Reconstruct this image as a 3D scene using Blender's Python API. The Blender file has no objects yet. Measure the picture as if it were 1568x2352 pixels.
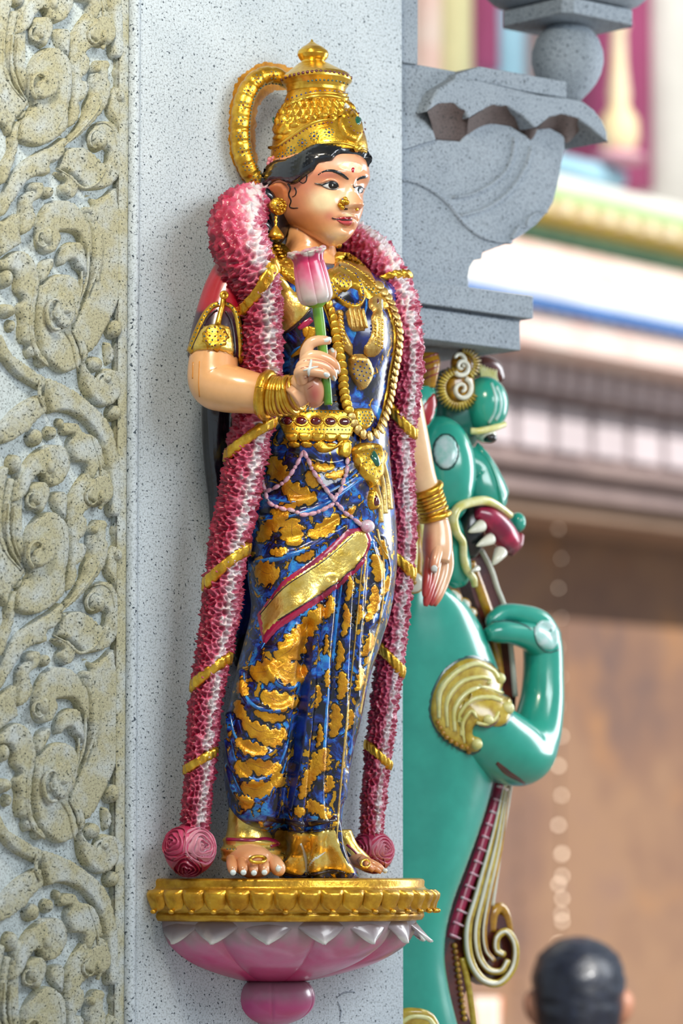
import bpy, math, random
import numpy as np
from mathutils import Vector, Matrix, geometry
from mathutils.bvhtree import BVHTree

# ------------------------------------------------------------------ camera
S = 0.00065            # metres per photo pixel at the pillar face
FPX = 9000.0           # focal length in photo pixels
TH = math.radians(42)  # the pillar face recedes to the right
CX, CY, HOR = 784.0, 1176.0, 2000.0
pit = math.atan((HOR - CY) / FPX)
Rv = np.array([math.cos(TH), -math.sin(TH), 0.0])
Dv = np.array([math.sin(TH), math.cos(TH), 0.0])
Zv = np.array([0.0, 0.0, 1.0])
Fv = Dv * math.cos(pit) + Zv * math.sin(pit)
Uv = -Dv * math.sin(pit) + Zv * math.cos(pit)
def ray(px, py):
    px = np.asarray(px, float); py = np.asarray(py, float)
    return Fv * FPX + (px - CX)[..., None] * Rv - (py - CY)[..., None] * Uv
CAM = -ray(627, 2020) * S
scene = bpy.context.scene
C = scene.collection
cam = bpy.data.cameras.new('camera'); camo = bpy.data.objects.new('camera', cam); C.objects.link(camo)
cam.sensor_fit = 'VERTICAL'; cam.sensor_height = 36.0; cam.sensor_width = 24.0
cam.lens = FPX * 36.0 / 2352.0
cam.clip_start = 0.1; cam.clip_end = 200
M = Matrix.Identity(4)
for i in range(3):
    M[i][0] = Rv[i]; M[i][1] = Uv[i]; M[i][2] = -Fv[i]; M[i][3] = CAM[i]
camo.matrix_world = M
cam.dof.use_dof = True; cam.dof.focus_distance = FPX * S - 0.10; cam.dof.aperture_fstop = 2.9
scene.camera = camo

# ------------------------------------------------------------------ light
vs = scene.view_settings
vs.view_transform = 'Standard'; vs.look = 'None'; vs.gamma = 1.0; vs.use_curve_mapping = False
vs.exposure = 0.0
w = bpy.data.worlds.new('world'); scene.world = w; w.use_nodes = True
bg = w.node_tree.nodes['Background']
bg.inputs[0].default_value = (0.80, 0.90, 1.0, 1); bg.inputs[1].default_value = 0.58

def lamp(name, kind, loc, target, energy, color, size=None, size_y=None):
    l = bpy.data.lights.new(name, kind); o = bpy.data.objects.new(name, l); C.objects.link(o)
    l.energy = energy; l.color = color
    if kind == 'AREA':
        l.shape = 'RECTANGLE'; l.size = size; l.size_y = size_y or size
    o.location = Vector(loc)
    dirv = Vector(target) - Vector(loc)
    o.rotation_euler = dirv.to_track_quat('-Z', 'Y').to_euler()
    return o
def rel(r, d, z):      # metres right of, beyond and above the statue's foot, seen from the camera
    return tuple(Rv * r + Dv * d + Zv * z)
sun = lamp('sun', 'SUN', rel(2.6, -4.0, 3.0), (0, 0, 0), 4.8, (1.0, 0.97, 0.92)); sun.data.angle = 0.01
lamp('daylight_rim_lamp', 'AREA', rel(2.6, 1.5, 1.3), (0.1, -0.15, 0.75), 80, (0.92, 0.96, 1.0), 1.0, 2.4)  # added area lamp standing in for courtyard daylight on the right edges
lamp('key_lamp_cool', 'AREA', (0.35, -2.5, 1.70), (0.05, -0.1, 0.4), 66, (0.92, 0.97, 1.0), 1.7, 1.0)  # unseen lamp added for cool frontal light on the statue
lamp('panel_lamp_warm', 'AREA', (-1.0, -0.75, 1.88), (-0.45, 0, 0.4), 24, (1.0, 0.90, 0.72), 0.35, 0.25)  # unseen lamp added for warm light down the carved panel

# ------------------------------------------------------------------ helpers
def P(px, py, n=0.0):
    rr = ray(px, py)
    t = (-np.asarray(n, float) * S - CAM[1]) / rr[..., 1]
    return CAM + rr * t[..., None]
def proj(V):
    q = V - CAM; z = q @ Fv
    return np.stack([CX + FPX * (q @ Rv) / z, CY - FPX * (q @ Uv) / z], -1)
UX = np.array([1.0, 0, 0]); NV = np.array([0, -1.0, 0])
cT, sT = math.cos(TH), math.sin(TH)

def lin(h):
    h = h.lstrip('#'); c = [int(h[i:i + 2], 16) / 255 for i in (0, 2, 4)]
    return tuple(x / 12.92 if x <= 0.04045 else ((x + 0.055) / 1.055) ** 2.4 for x in c)

def cr(pts, n, closed=False):
    """Catmull-Rom through pts, resampled evenly to n points."""
    p = np.asarray(pts, float)
    m = len(p)
    if closed:
        q = np.vstack([p[-1], p, p[0], p[1]])
        seg = m
    else:
        q = np.vstack([2 * p[0] - p[1], p, 2 * p[-1] - p[-2]]); seg = m - 1
    out = []
    ts = np.linspace(0, 1, 17)[:-1][:, None]
    for i in range(seg):
        a, b, c, d = q[i], q[i + 1], q[i + 2], q[i + 3]
        out.append(0.5 * ((2 * b) + (-a + c) * ts + (2 * a - 5 * b + 4 * c - d) * ts ** 2 + (-a + 3 * b - 3 * c + d) * ts ** 3))
    out = np.vstack(out + ([p[:1]] if closed else [p[-1:]]))
    L = np.r_[0, np.cumsum(np.linalg.norm(np.diff(out[:, :3], axis=0), axis=1))]
    t = np.linspace(0, L[-1], n + 1)[:-1] if closed else np.linspace(0, L[-1], n)
    return np.stack([np.interp(t, L, out[:, k]) for k in range(out.shape[1])], -1)

def plen(p):
    return float(np.linalg.norm(np.diff(np.asarray(p, float)[:, :2], axis=0), axis=1).sum())

def hermite(xs, ys, x):
    xs = np.asarray(xs, float); ys = np.asarray(ys, float)
    m = np.gradient(ys, xs)
    i = np.clip(np.searchsorted(xs, x) - 1, 0, len(xs) - 2)
    h = xs[i + 1] - xs[i]; t = np.clip((x - xs[i]) / h, 0, 1)
    return ((2 * t**3 - 3 * t**2 + 1) * ys[i] + (t**3 - 2 * t**2 + t) * h * m[i]
            + (-2 * t**3 + 3 * t**2) * ys[i + 1] + (t**3 - t**2) * h * m[i + 1])

# ---- value noise (numpy)
_rs = np.random.RandomState(7)
_perm = _rs.permutation(4096); _val = _rs.rand(4096)
def vnoise(p):
    p = np.asarray(p, float); i = np.floor(p).astype(int); f = p - i; f = f * f * (3 - 2 * f)
    out = 0
    for dx in (0, 1):
        for dy in (0, 1):
            for dz in (0, 1):
                h = _perm[(_perm[(_perm[(i[:, 0] + dx) & 4095] + i[:, 1] + dy) & 4095] + i[:, 2] + dz) & 4095]
                wgt = (f[:, 0] if dx else 1 - f[:, 0]) * (f[:, 1] if dy else 1 - f[:, 1]) * (f[:, 2] if dz else 1 - f[:, 2])
                out = out + wgt * _val[h]
    return out

# ---- object making
def mesh(V, F, smooth=True, col=None, mat=None):
    me = bpy.data.meshes.new('m')
    me.from_pydata([tuple(v) for v in np.asarray(V).tolist()], [], F if isinstance(F, list) else np.asarray(F).tolist())
    if smooth: me.polygons.foreach_set('use_smooth', [True] * len(me.polygons))
    if col is not None:
        a = me.color_attributes.new('Col', 'FLOAT_COLOR', 'POINT')
        c4 = np.ones((len(V), 4), np.float32); c4[:, :3] = col
        a.data.foreach_set('color', c4.ravel())
    if mat: me.materials.append(mat)
    me.update()
    return me
def link(o, parent):
    C.objects.link(o)
    if parent is not None:
        o.parent = parent
        if parent.type == 'EMPTY': o.matrix_parent_inverse = Matrix.Translation(-parent.location)
    return o
def mk(name, VF, mat, parent=None, smooth=True, col=None, label=None):
    V, F = VF
    me = mesh(V, F, smooth, col, mat); me.name = name
    o = bpy.data.objects.new(name, me)
    link(o, parent)
    if label: o['label'] = label
    return o
def tag(o, label, cat, group=None):
    o['label'] = label; o['category'] = cat
    if group: o['group'] = group
    return o
def thing(name, label, cat, loc, group=None):
    o = bpy.data.objects.new(name, None); C.objects.link(o); o.location = Vector(loc)
    o.empty_display_size = 0.05
    return tag(o, label, cat, group)
def struct(o):
    o['kind'] = 'structure'; return o
def put(name, me, mtx, parent):
    o = bpy.data.objects.new(name, me)
    link(o, parent); o.matrix_basis = mtx
    return o
def frame(pos, nrm, tan=None, sc=(1, 1, 1)):
    z = np.asarray(nrm, float); z = z / np.linalg.norm(z)
    t = np.array([0, 0, 1.0]) if tan is None else np.asarray(tan, float)
    x = t - z * (t @ z)
    if np.linalg.norm(x) < 1e-9: x = np.array([1.0, 0, 0]) - z * z[0]
    x = x / np.linalg.norm(x); y = np.cross(z, x)
    m = Matrix.Identity(4)
    for i in range(3):
        m[i][0] = x[i] * sc[0]; m[i][1] = y[i] * sc[1]; m[i][2] = z[i] * sc[2]; m[i][3] = pos[i]
    return m

def grid_faces(nr, nc, wrap=True):
    i, j = np.meshgrid(np.arange(nr - 1), np.arange(nc if wrap else nc - 1), indexing='ij')
    j2 = (j + 1) % nc
    return np.stack([i * nc + j, i * nc + j2, (i + 1) * nc + j2, (i + 1) * nc + j], -1).reshape(-1, 4)
def rings(R, caps=True):
    """R: (nr,nc,3) closed rings -> V,F with caps"""
    nr, nc = R.shape[:2]
    V = R.reshape(-1, 3); F = grid_faces(nr, nc).tolist()
    if caps:
        V = np.vstack([V, R[0].mean(0), R[-1].mean(0)])
        a, b = nr * nc, nr * nc + 1
        for j in range(nc):
            F.append([a, (j + 1) % nc, j]); F.append([b, (nr - 1) * nc + j, (nr - 1) * nc + (j + 1) % nc])
    return V, F
def tube(W, rad, seg=16, caps=True, up=None, flat=1.0):
    """W world points (N,3); rad in px (scalar/array); flat = second radius ratio along 'up'"""
    W = np.asarray(W, float); N = len(W)
    rad = np.broadcast_to(np.asarray(rad, float), (N,)) * S
    T = np.gradient(W, axis=0); T /= np.linalg.norm(T, axis=1)[:, None] + 1e-12
    b = np.array(up if up is not None else NV, float)
    R = np.zeros((N, seg, 3)); a = np.linspace(0, 2 * math.pi, seg, endpoint=False)
    for i in range(N):
        x = b - T[i] * (b @ T[i])
        if np.linalg.norm(x) < 1e-6: x = np.cross(T[i], [0.3, 0.5, 0.8])
        x /= np.linalg.norm(x)
        if up is None: b = x
        y = np.cross(T[i], x)
        R[i] = W[i] + rad[i] * (np.cos(a)[:, None] * x * flat + np.sin(a)[:, None] * y)
    return rings(R, caps)
def dk(W):
    d_ = (np.asarray(W) - CAM) @ Fv / (FPX * S)
    return np.where(d_ < 1.25, d_, 1.0)   # keeps traced thickness true a little nearer or farther than the pillar face
def ptube(pts, n=40, seg=16, flat=1.0, up=None):
    """pts: (px,py,n,r)"""
    q = cr(pts, n)
    W_ = P(q[:, 0], q[:, 1], q[:, 2]); return tube(W_, q[:, 3] * dk(W_), seg, True, up, flat)
def lathe(prof, org, axis=(0, 0, 1), seg=24, a0=0, a1=2 * math.pi):
    """prof (r,h) px"""
    ax = np.asarray(axis, float); ax /= np.linalg.norm(ax)
    x = np.cross(ax, [0.12, 0.9, 0.3]); x /= np.linalg.norm(x); y = np.cross(ax, x)
    pr = np.asarray(prof, float) * S * float(dk(org))
    a = np.linspace(0, 2 * math.pi, seg, endpoint=False)
    R = np.asarray(org) + pr[:, 1][:, None, None] * ax + pr[:, 0][:, None, None] * (np.cos(a)[None, :, None] * x + np.sin(a)[None, :, None] * y)
    return rings(R)
def ball(c, r, seg=16, rows=10, sc=(1, 1, 1)):
    t = np.linspace(0.02, math.pi - 0.02, rows); a = np.linspace(0, 2 * math.pi, seg, endpoint=False)
    R = np.stack([np.sin(t)[:, None] * np.cos(a) * sc[0], np.sin(t)[:, None] * np.sin(a) * sc[1], np.cos(t)[:, None] * np.ones(seg) * sc[2]], -1)
    return rings(np.asarray(c) + R * r * S * float(dk(c)))
def join(*vfs):
    Vs, Fs, k = [], [], 0
    for V, F in vfs:
        Vs.append(np.asarray(V)); Fs += [[i + k for i in f] for f in (F if isinstance(F, list) else F.tolist())]; k += len(V)
    return np.vstack(Vs), Fs
def loft(rows, nr=120, nc=96, pw=2.0, caps=True):
    """rows: (py, xl, xr, n_centre, depth_half); silhouettes traced, depth given"""
    q = np.asarray(rows, float); y = np.linspace(q[0, 0], q[-1, 0], nr)
    xl, xr, nc_, b = [hermite(q[:, 0], q[:, k], y) for k in range(1, 5)]
    wd = (xr - xl) / 2; b = np.minimum(b, wd / sT * 0.97)
    a = np.sqrt(np.maximum(wd**2 - (b * sT) ** 2, 1)) / cT
    c = P((xl + xr) / 2, y, nc_)
    t = np.linspace(0, 2 * math.pi, nc, endpoint=False)
    cc = np.sign(np.cos(t)) * np.abs(np.cos(t)) ** (2 / pw); ss = np.sign(np.sin(t)) * np.abs(np.sin(t)) ** (2 / pw)
    R = c[:, None, :] + S * (a[:, None, None] * cc[None, :, None] * UX + b[:, None, None] * ss[None, :, None] * NV)
    return rings(R, caps)
def normals(V, F):
    N = np.zeros_like(V)
    tri = [f for f in F]
    A = np.array([f[0] for f in tri]); B = np.array([f[1] for f in tri]); D = np.array([f[-1] for f in tri])
    Cc = np.array([f[2] for f in tri])
    fn = np.cross(V[Cc] - V[A], V[D] - V[B]) if True else 0
    q = np.array([len(f) == 4 for f in tri])
    fn3 = np.cross(V[B] - V[A], V[Cc] - V[A]); fn[~q] = fn3[~q]
    for idx in (A, B, Cc, D): np.add.at(N, idx, fn)
    return N / (np.linalg.norm(N, axis=1)[:, None] + 1e-15)
TG = {}
def target(key, VF):
    V, F = VF
    TG[key] = BVHTree.FromPolygons([tuple(v) for v in np.asarray(V).tolist()], F if isinstance(F, list) else F.tolist())
def hits(px, py, tgt):
    """points and normals where camera rays meet a surface (or plane n=number)"""
    px = np.asarray(px, float).ravel(); py = np.asarray(py, float).ravel()
    if isinstance(tgt, (int, float)):
        return P(px, py, float(tgt)), np.tile(NV, (len(px), 1))
    keys = [tgt] if isinstance(tgt, str) else list(tgt)
    rr = ray(px, py); rr /= np.linalg.norm(rr, axis=1)[:, None]
    o = Vector(CAM); D = np.full(len(px), np.nan); N = np.zeros((len(px), 3))
    for i in range(len(px)):
        d = Vector(rr[i])
        for k in keys:
            h = TG[k].ray_cast(o, d)
            if h[0] is not None and not (h[3] >= D[i]):
                D[i] = h[3]; nn = np.array(h[1])
                N[i] = nn if nn @ rr[i] < 0 else -nn
    bad = np.isnan(D)
    if bad.any():
        if bad.all():
            pz = P(px, py, 200.); return pz, np.tile(NV, (len(px), 1))
        good = np.where(~bad)[0]
        for i in np.where(bad)[0]:
            j = good[np.argmin((px[good] - px[i])**2 + (py[good] - py[i])**2)]
            D[i] = D[j]; N[i] = N[j]
    return CAM + rr * D[:, None], N
def resample(poly, g, smooth=True):
    p = np.asarray(poly, float)
    L = plen(np.vstack([p, p[:1]]))
    n = max(8, int(L / g))
    if smooth: return cr(p, n, True)
    q = np.vstack([p, p[:1]]); Lc = np.r_[0, np.cumsum(np.linalg.norm(np.diff(q, axis=0), axis=1))]
    t = np.linspace(0, Lc[-1], n, endpoint=False)
    t = np.unique(np.r_[t, Lc[:-1]])
    return np.stack([np.interp(t, Lc, q[:, k]) for k in (0, 1)], -1)
def bdist(pts, poly):
    q = np.vstack([poly, poly[:1]]); a = q[:-1]; b = q[1:]; ab = b - a
    d = np.full(len(pts), 1e9)
    for i in range(len(a)):
        t = np.clip(((pts - a[i]) @ ab[i]) / (ab[i] @ ab[i] + 1e-12), 0, 1)
        d = np.minimum(d, np.linalg.norm(pts - (a[i] + t[:, None] * ab[i]), axis=1))
    return d
def inside(pts, poly):
    q = np.vstack([poly, poly[:1]]); r = np.zeros(len(pts), bool)
    for i in range(len(poly)):
        (x0, y0), (x1, y1) = q[i], q[i + 1]
        c = ((y0 > pts[:, 1]) != (y1 > pts[:, 1]))
        xi = (x1 - x0) * (pts[:, 1] - y0) / (y1 - y0 + 1e-12) + x0
        r ^= c & (pts[:, 0] < xi)
    return r
def patchVF(poly, tgt, h=3, g=5, prof=6, sink=1.5, smooth=True, fn=None, off=0.0):
    """a raised relief piece: outline traced, seated on the surface it belongs to, domed by h px"""
    b = resample(poly, g, smooth)
    lo, hi = b.min(0), b.max(0)
    gx, gy = np.meshgrid(np.arange(lo[0], hi[0], g), np.arange(lo[1], hi[1], g))
    gx = gx + (np.arange(gx.shape[0]) % 2)[:, None] * g * 0.5
    q = np.stack([gx.ravel(), gy.ravel()], -1)
    if len(q):
        q = q[inside(q, b)]
        if len(q): q = q[bdist(q, b) > 0.45 * g]
    pts = np.vstack([b, q]) if len(q) else b
    nb = len(b)
    r = geometry.delaunay_2d_cdt([Vector(p) for p in pts], [(i, (i + 1) % nb) for i in range(nb)], [], 0, 1e-5)
    v2 = np.array([tuple(v) for v in r[0]]); fc = [list(f) for f in r[2]]
    cen = np.array([v2[f].mean(0) for f in fc])
    keep = inside(cen, b)
    fc = [f for f, k in zip(fc, keep) if k]
    d = bdist(v2, b); t = np.clip(d / prof, 0, 1)
    hh = h * np.sqrt(np.maximum(1 - (1 - t) ** 2, 0)) - sink * (d < 1e-3) + off
    if fn is not None: hh = hh + fn(v2, d)
    W, N = hits(v2[:, 0], v2[:, 1], tgt)
    V = W + N * (hh * S)[:, None]
    # image y points down: flip so faces look outwards
    F = []
    for f in fc:
        n = np.cross(V[f[1]] - V[f[0]], V[f[2]] - V[f[0]])
        F.append(f if n @ N[f[0]] > 0 else f[::-1])
    return V, F
def patch(name, poly, mat, parent, tgt, h=3, g=5, prof=6, sink=1.5, smooth=True, fn=None, off=0.0, col=None, label=None):
    return mk(name, patchVF(poly, tgt, h, g, prof, sink, smooth, fn, off), mat, parent, label=label)
def ribbonVF(pts, w, h, tgt, k=7, g=5, sink=1.5, flat=0.0, off=0.0):
    """a raised band along a traced line; w px width (number or list along the line)"""
    p = np.asarray(pts, float)
    n = max(4, int(plen(p) / g) + 2)
    q = cr(p[:, :2], n)
    t = np.linspace(0, 1, n)
    ww = np.interp(t, np.linspace(0, 1, len(w)), w) if hasattr(w, '__len__') else np.full(n, float(w))
    hh = np.interp(t, np.linspace(0, 1, len(h)), h) if hasattr(h, '__len__') else np.full(n, float(h))
    T = np.gradient(q, axis=0); T /= np.linalg.norm(T, axis=1)[:, None] + 1e-9
    Nn = np.stack([-T[:, 1], T[:, 0]], -1)
    xs = np.sin(np.linspace(-math.pi / 2, math.pi / 2, k))
    G = q[:, None, :] + xs[None, :, None] * (ww / 2)[:, None, None] * Nn[:, None, :]
    pr = np.maximum(1 - np.abs(xs) ** (2 + 6 * flat), 0) ** 0.5
    H = hh[:, None] * pr[None, :] - sink * (np.abs(xs)[None, :] > 0.999) + off
    W, N = hits(G[..., 0].ravel(), G[..., 1].ravel(), tgt)
    V = W + N * (H.ravel() * S)[:, None]
    F = grid_faces(n, k, False).tolist()
    m = F[len(F) // 2]
    nn = np.cross(V[m[1]] - V[m[0]], V[m[2]] - V[m[0]])
    if nn @ N[m[0]] < 0: F = [f[::-1] for f in F]
    a = list(range(k)); e = list(range((n - 1) * k, n * k))
    F.append(a if nn @ N[m[0]] < 0 else a[::-1]); F.append(e[::-1] if nn @ N[m[0]] < 0 else e)
    return V, F
def ribbon(name, pts, w, h, mat, parent, tgt, **kw):
    return mk(name, ribbonVF(pts, w, h, tgt, **kw), mat, parent)
def along(pts, step):
    p = np.asarray(pts, float); n = max(2, int(round(plen(cr(p, 80)) / step)) + 1)
    return cr(p, n)
def circ(x, y, rx, ry=None, n=20, rot=0.0):
    ry = ry or rx; a = np.linspace(0, 2 * math.pi, n, endpoint=False)
    c, s = math.cos(rot), math.sin(rot)
    X = rx * np.cos(a); Y = ry * np.sin(a)
    return np.stack([x + c * X - s * Y, y + s * X + c * Y], -1)
def studs(name, pts, r, mat, parent, tgt, hgt=0.6, off=0.0, stuff=True, seg=8):
    """small set stones, too small to part: one mesh"""
    p = np.asarray(pts, float); W, N = hits(p[:, 0], p[:, 1], tgt)
    t = np.linspace(0.05, math.pi / 2 + 0.3, 4); a = np.linspace(0, 2 * math.pi, seg, endpoint=False)
    unit = np.stack([np.sin(t)[:, None] * np.cos(a), np.sin(t)[:, None] * np.sin(a), hgt * np.cos(t)[:, None] * np.ones(seg)], -1)
    vfs = []
    rr = np.broadcast_to(np.asarray(r, float), (len(p),))
    for i in range(len(p)):
        m = np.array(frame(W[i] + N[i] * S * off, N[i]))[:3]
        R = (unit * rr[i] * S) @ m[:, :3].T + m[:, 3]
        vfs.append(rings(R, True))
    o = mk(name, join(*vfs), mat, parent)
    if stuff and len(p) > 1: o['kind'] = 'stuff'
    return o
def extrude(poly, n0, n1, smooth=False, g=None):
    """side profile traced at depth n0, cut straight back to n1"""
    p = np.asarray(poly, float)
    if g: p = resample(p, g, True)
    A = P(p[:, 0], p[:, 1], n0); B = A + NV * (n1 - n0) * S
    k = len(p)
    F = [list(range(k))[::-1], list(range(k, 2 * k))]
    for i in range(k):
        j = (i + 1) % k; F.append([i, j, k + j, k + i])
    V = np.vstack([A, B])
    # outward winding
    c = V.mean(0)
    nn = np.cross(A[1] - A[0], A[2] - A[0])
    return V, F
def recalc(o):
    import bmesh
    bm = bmesh.new(); bm.from_mesh(o.data); bmesh.ops.recalc_face_normals(bm, faces=bm.faces); bm.to_mesh(o.data); bm.free()
    return o
def bevel(o, px=3, seg=2, ang=40):
    m = o.modifiers.new('bevel', 'BEVEL'); m.width = px * S; m.segments = seg; m.limit_method = 'ANGLE'; m.angle_limit = math.radians(ang)
    return o

# ------------------------------------------------------------------ materials
class NT:
    def __init__(s, name):
        s.m = bpy.data.materials.new(name); s.m.use_nodes = True; s.t = s.m.node_tree
        s.b = s.t.nodes['Principled BSDF']; s.co = None
    def n(s, kind, **kw):
        o = s.t.nodes.new(kind)
        for k, v in kw.items():
            if k in o.inputs: o.inputs[k].default_value = v
            else: setattr(o, k, v)
        return o
    def l(s, a, b): s.t.links.new(a, b)
    def coord(s):
        if s.co is None: s.co = s.n('ShaderNodeTexCoord').outputs['Object']
        return s.co
    def noise(s, scale, detail=3, rough=0.55, dist=0.0, vec=None):
        o = s.n('ShaderNodeTexNoise'); o.inputs['Scale'].default_value = scale; o.inputs['Detail'].default_value = detail
        o.inputs['Roughness'].default_value = rough; o.inputs['Distortion'].default_value = dist
        s.l(vec or s.coord(), o.inputs['Vector']); return o.outputs['Fac']
    def ramp(s, fac, stops, interp='LINEAR'):
        o = s.n('ShaderNodeValToRGB'); s.l(fac, o.inputs['Fac']); cr_ = o.color_ramp; cr_.interpolation = interp
        while len(cr_.elements) < len(stops): cr_.elements.new(0.5)
        for e, (p, c) in zip(cr_.elements, stops):
            e.position = p; e.color = (*c, 1) if len(c) == 3 else c
        return o.outputs['Color']
    def mix(s, fac, a, b):
        o = s.n('ShaderNodeMix', data_type='RGBA')
        for k, v in ((0, fac), (6, a), (7, b)):
            if hasattr(v, 'links') or hasattr(v, 'is_linked'): s.l(v, o.inputs[k])
            else: o.inputs[k].default_value = v if k == 0 else (*v, 1)
        return o.outputs[2]
    def bump(s, h, strength=0.3, dist=0.001):
        o = s.n('ShaderNodeBump'); o.inputs['Strength'].default_value = strength; o.inputs['Distance'].default_value = dist
        s.l(h, o.inputs['Height']); s.l(o.outputs[0], s.b.inputs['Normal']); return o
    def set(s, **kw):
        for k, v in kw.items():
            k = k.replace('_', ' ')
            if hasattr(v, 'is_linked'): s.l(v, s.b.inputs[k])
            elif k == 'Base Color': s.b.inputs[k].default_value = (*v, 1)
            else: s.b.inputs[k].default_value = v
        return s.m
W3 = lambda v: (v, v, v)
def granite(name, base, light, dark, stain=None, stain_amt=(0.45, 0.6), bumps=0.25, sp=230):
    t = NT(name)
    big = t.noise(9, 4); c = t.mix(big, lin(base), lin(light))
    if stain:
        st = t.ramp(t.noise(22, 5, 0.6), [(stain_amt[0], W3(0)), (stain_amt[1], W3(1))])
        c = t.mix(st, c, lin(stain))
    mid = t.ramp(t.noise(330, 2, 0.6), [(0.36, W3(0.55)), (0.52, W3(1))])
    mul = t.n('ShaderNodeMix', data_type='RGBA', blend_type='MULTIPLY'); mul.inputs[0].default_value = 0.8
    t.l(c, mul.inputs[6]); t.l(mid, mul.inputs[7]); c = mul.outputs[2]
    spk = t.ramp(t.noise(sp, 1.5, 0.5), [(0.625, W3(0)), (0.68, W3(1))])
    c = t.mix(spk, c, lin(dark))
    t.bump(t.noise(260, 3), bumps, 0.002)
    return t.set(Base_Color=c, Roughness=0.72)
def enamel(name, col, rough=0.28, var=0.10, bumps=0.06, coat=0.35, col2=None, sc=28):
    t = NT(name); a = np.array(lin(col))
    c2 = np.array(lin(col2)) if col2 else a * (1 - 2.2 * var)
    c = t.mix(t.ramp(t.noise(sc, 4, 0.6), [(0.35, W3(0)), (0.65, W3(1))]), tuple(a), tuple(c2))
    t.bump(t.noise(120, 3), bumps, 0.002)
    return t.set(Base_Color=c, Roughness=rough, Coat_Weight=coat, Coat_Roughness=0.12)
def gold_mat(name, col='#e8bc40', col2='#bc8418', rough=0.30, metal=0.85, bumps=0.35, sc=150):
    t = NT(name)
    c = t.mix(t.ramp(t.noise(45, 4, 0.6), [(0.38, W3(0)), (0.66, W3(1))]), lin(col), lin(col2))
    t.bump(t.noise(sc, 3, 0.6), bumps, 0.003)
    return t.set(Base_Color=c, Metallic=metal, Roughness=rough, Coat_Weight=0.25, Coat_Roughness=0.1)
def vpaint(name, rough=0.3, coat=0.3, bumps=0.08, bsc=160, metal=0.0, var=0.12):
    t = NT(name); a = t.n('ShaderNodeVertexColor'); a.layer_name = 'Col'
    hsv = t.n('ShaderNodeHueSaturation'); t.l(a.outputs[0], hsv.inputs['Color'])
    mr = t.n('ShaderNodeMapRange'); mr.inputs[3].default_value = 1 - var; mr.inputs[4].default_value = 1 + var
    t.l(t.noise(60, 4, 0.6), mr.inputs[0]); t.l(mr.outputs[0], hsv.inputs['Value'])
    t.bump(t.noise(bsc, 3), bumps, 0.002)
    return t.set(Base_Color=hsv.outputs[0], Roughness=rough, Coat_Weight=coat, Coat_Roughness=0.12, Metallic=metal)
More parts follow.
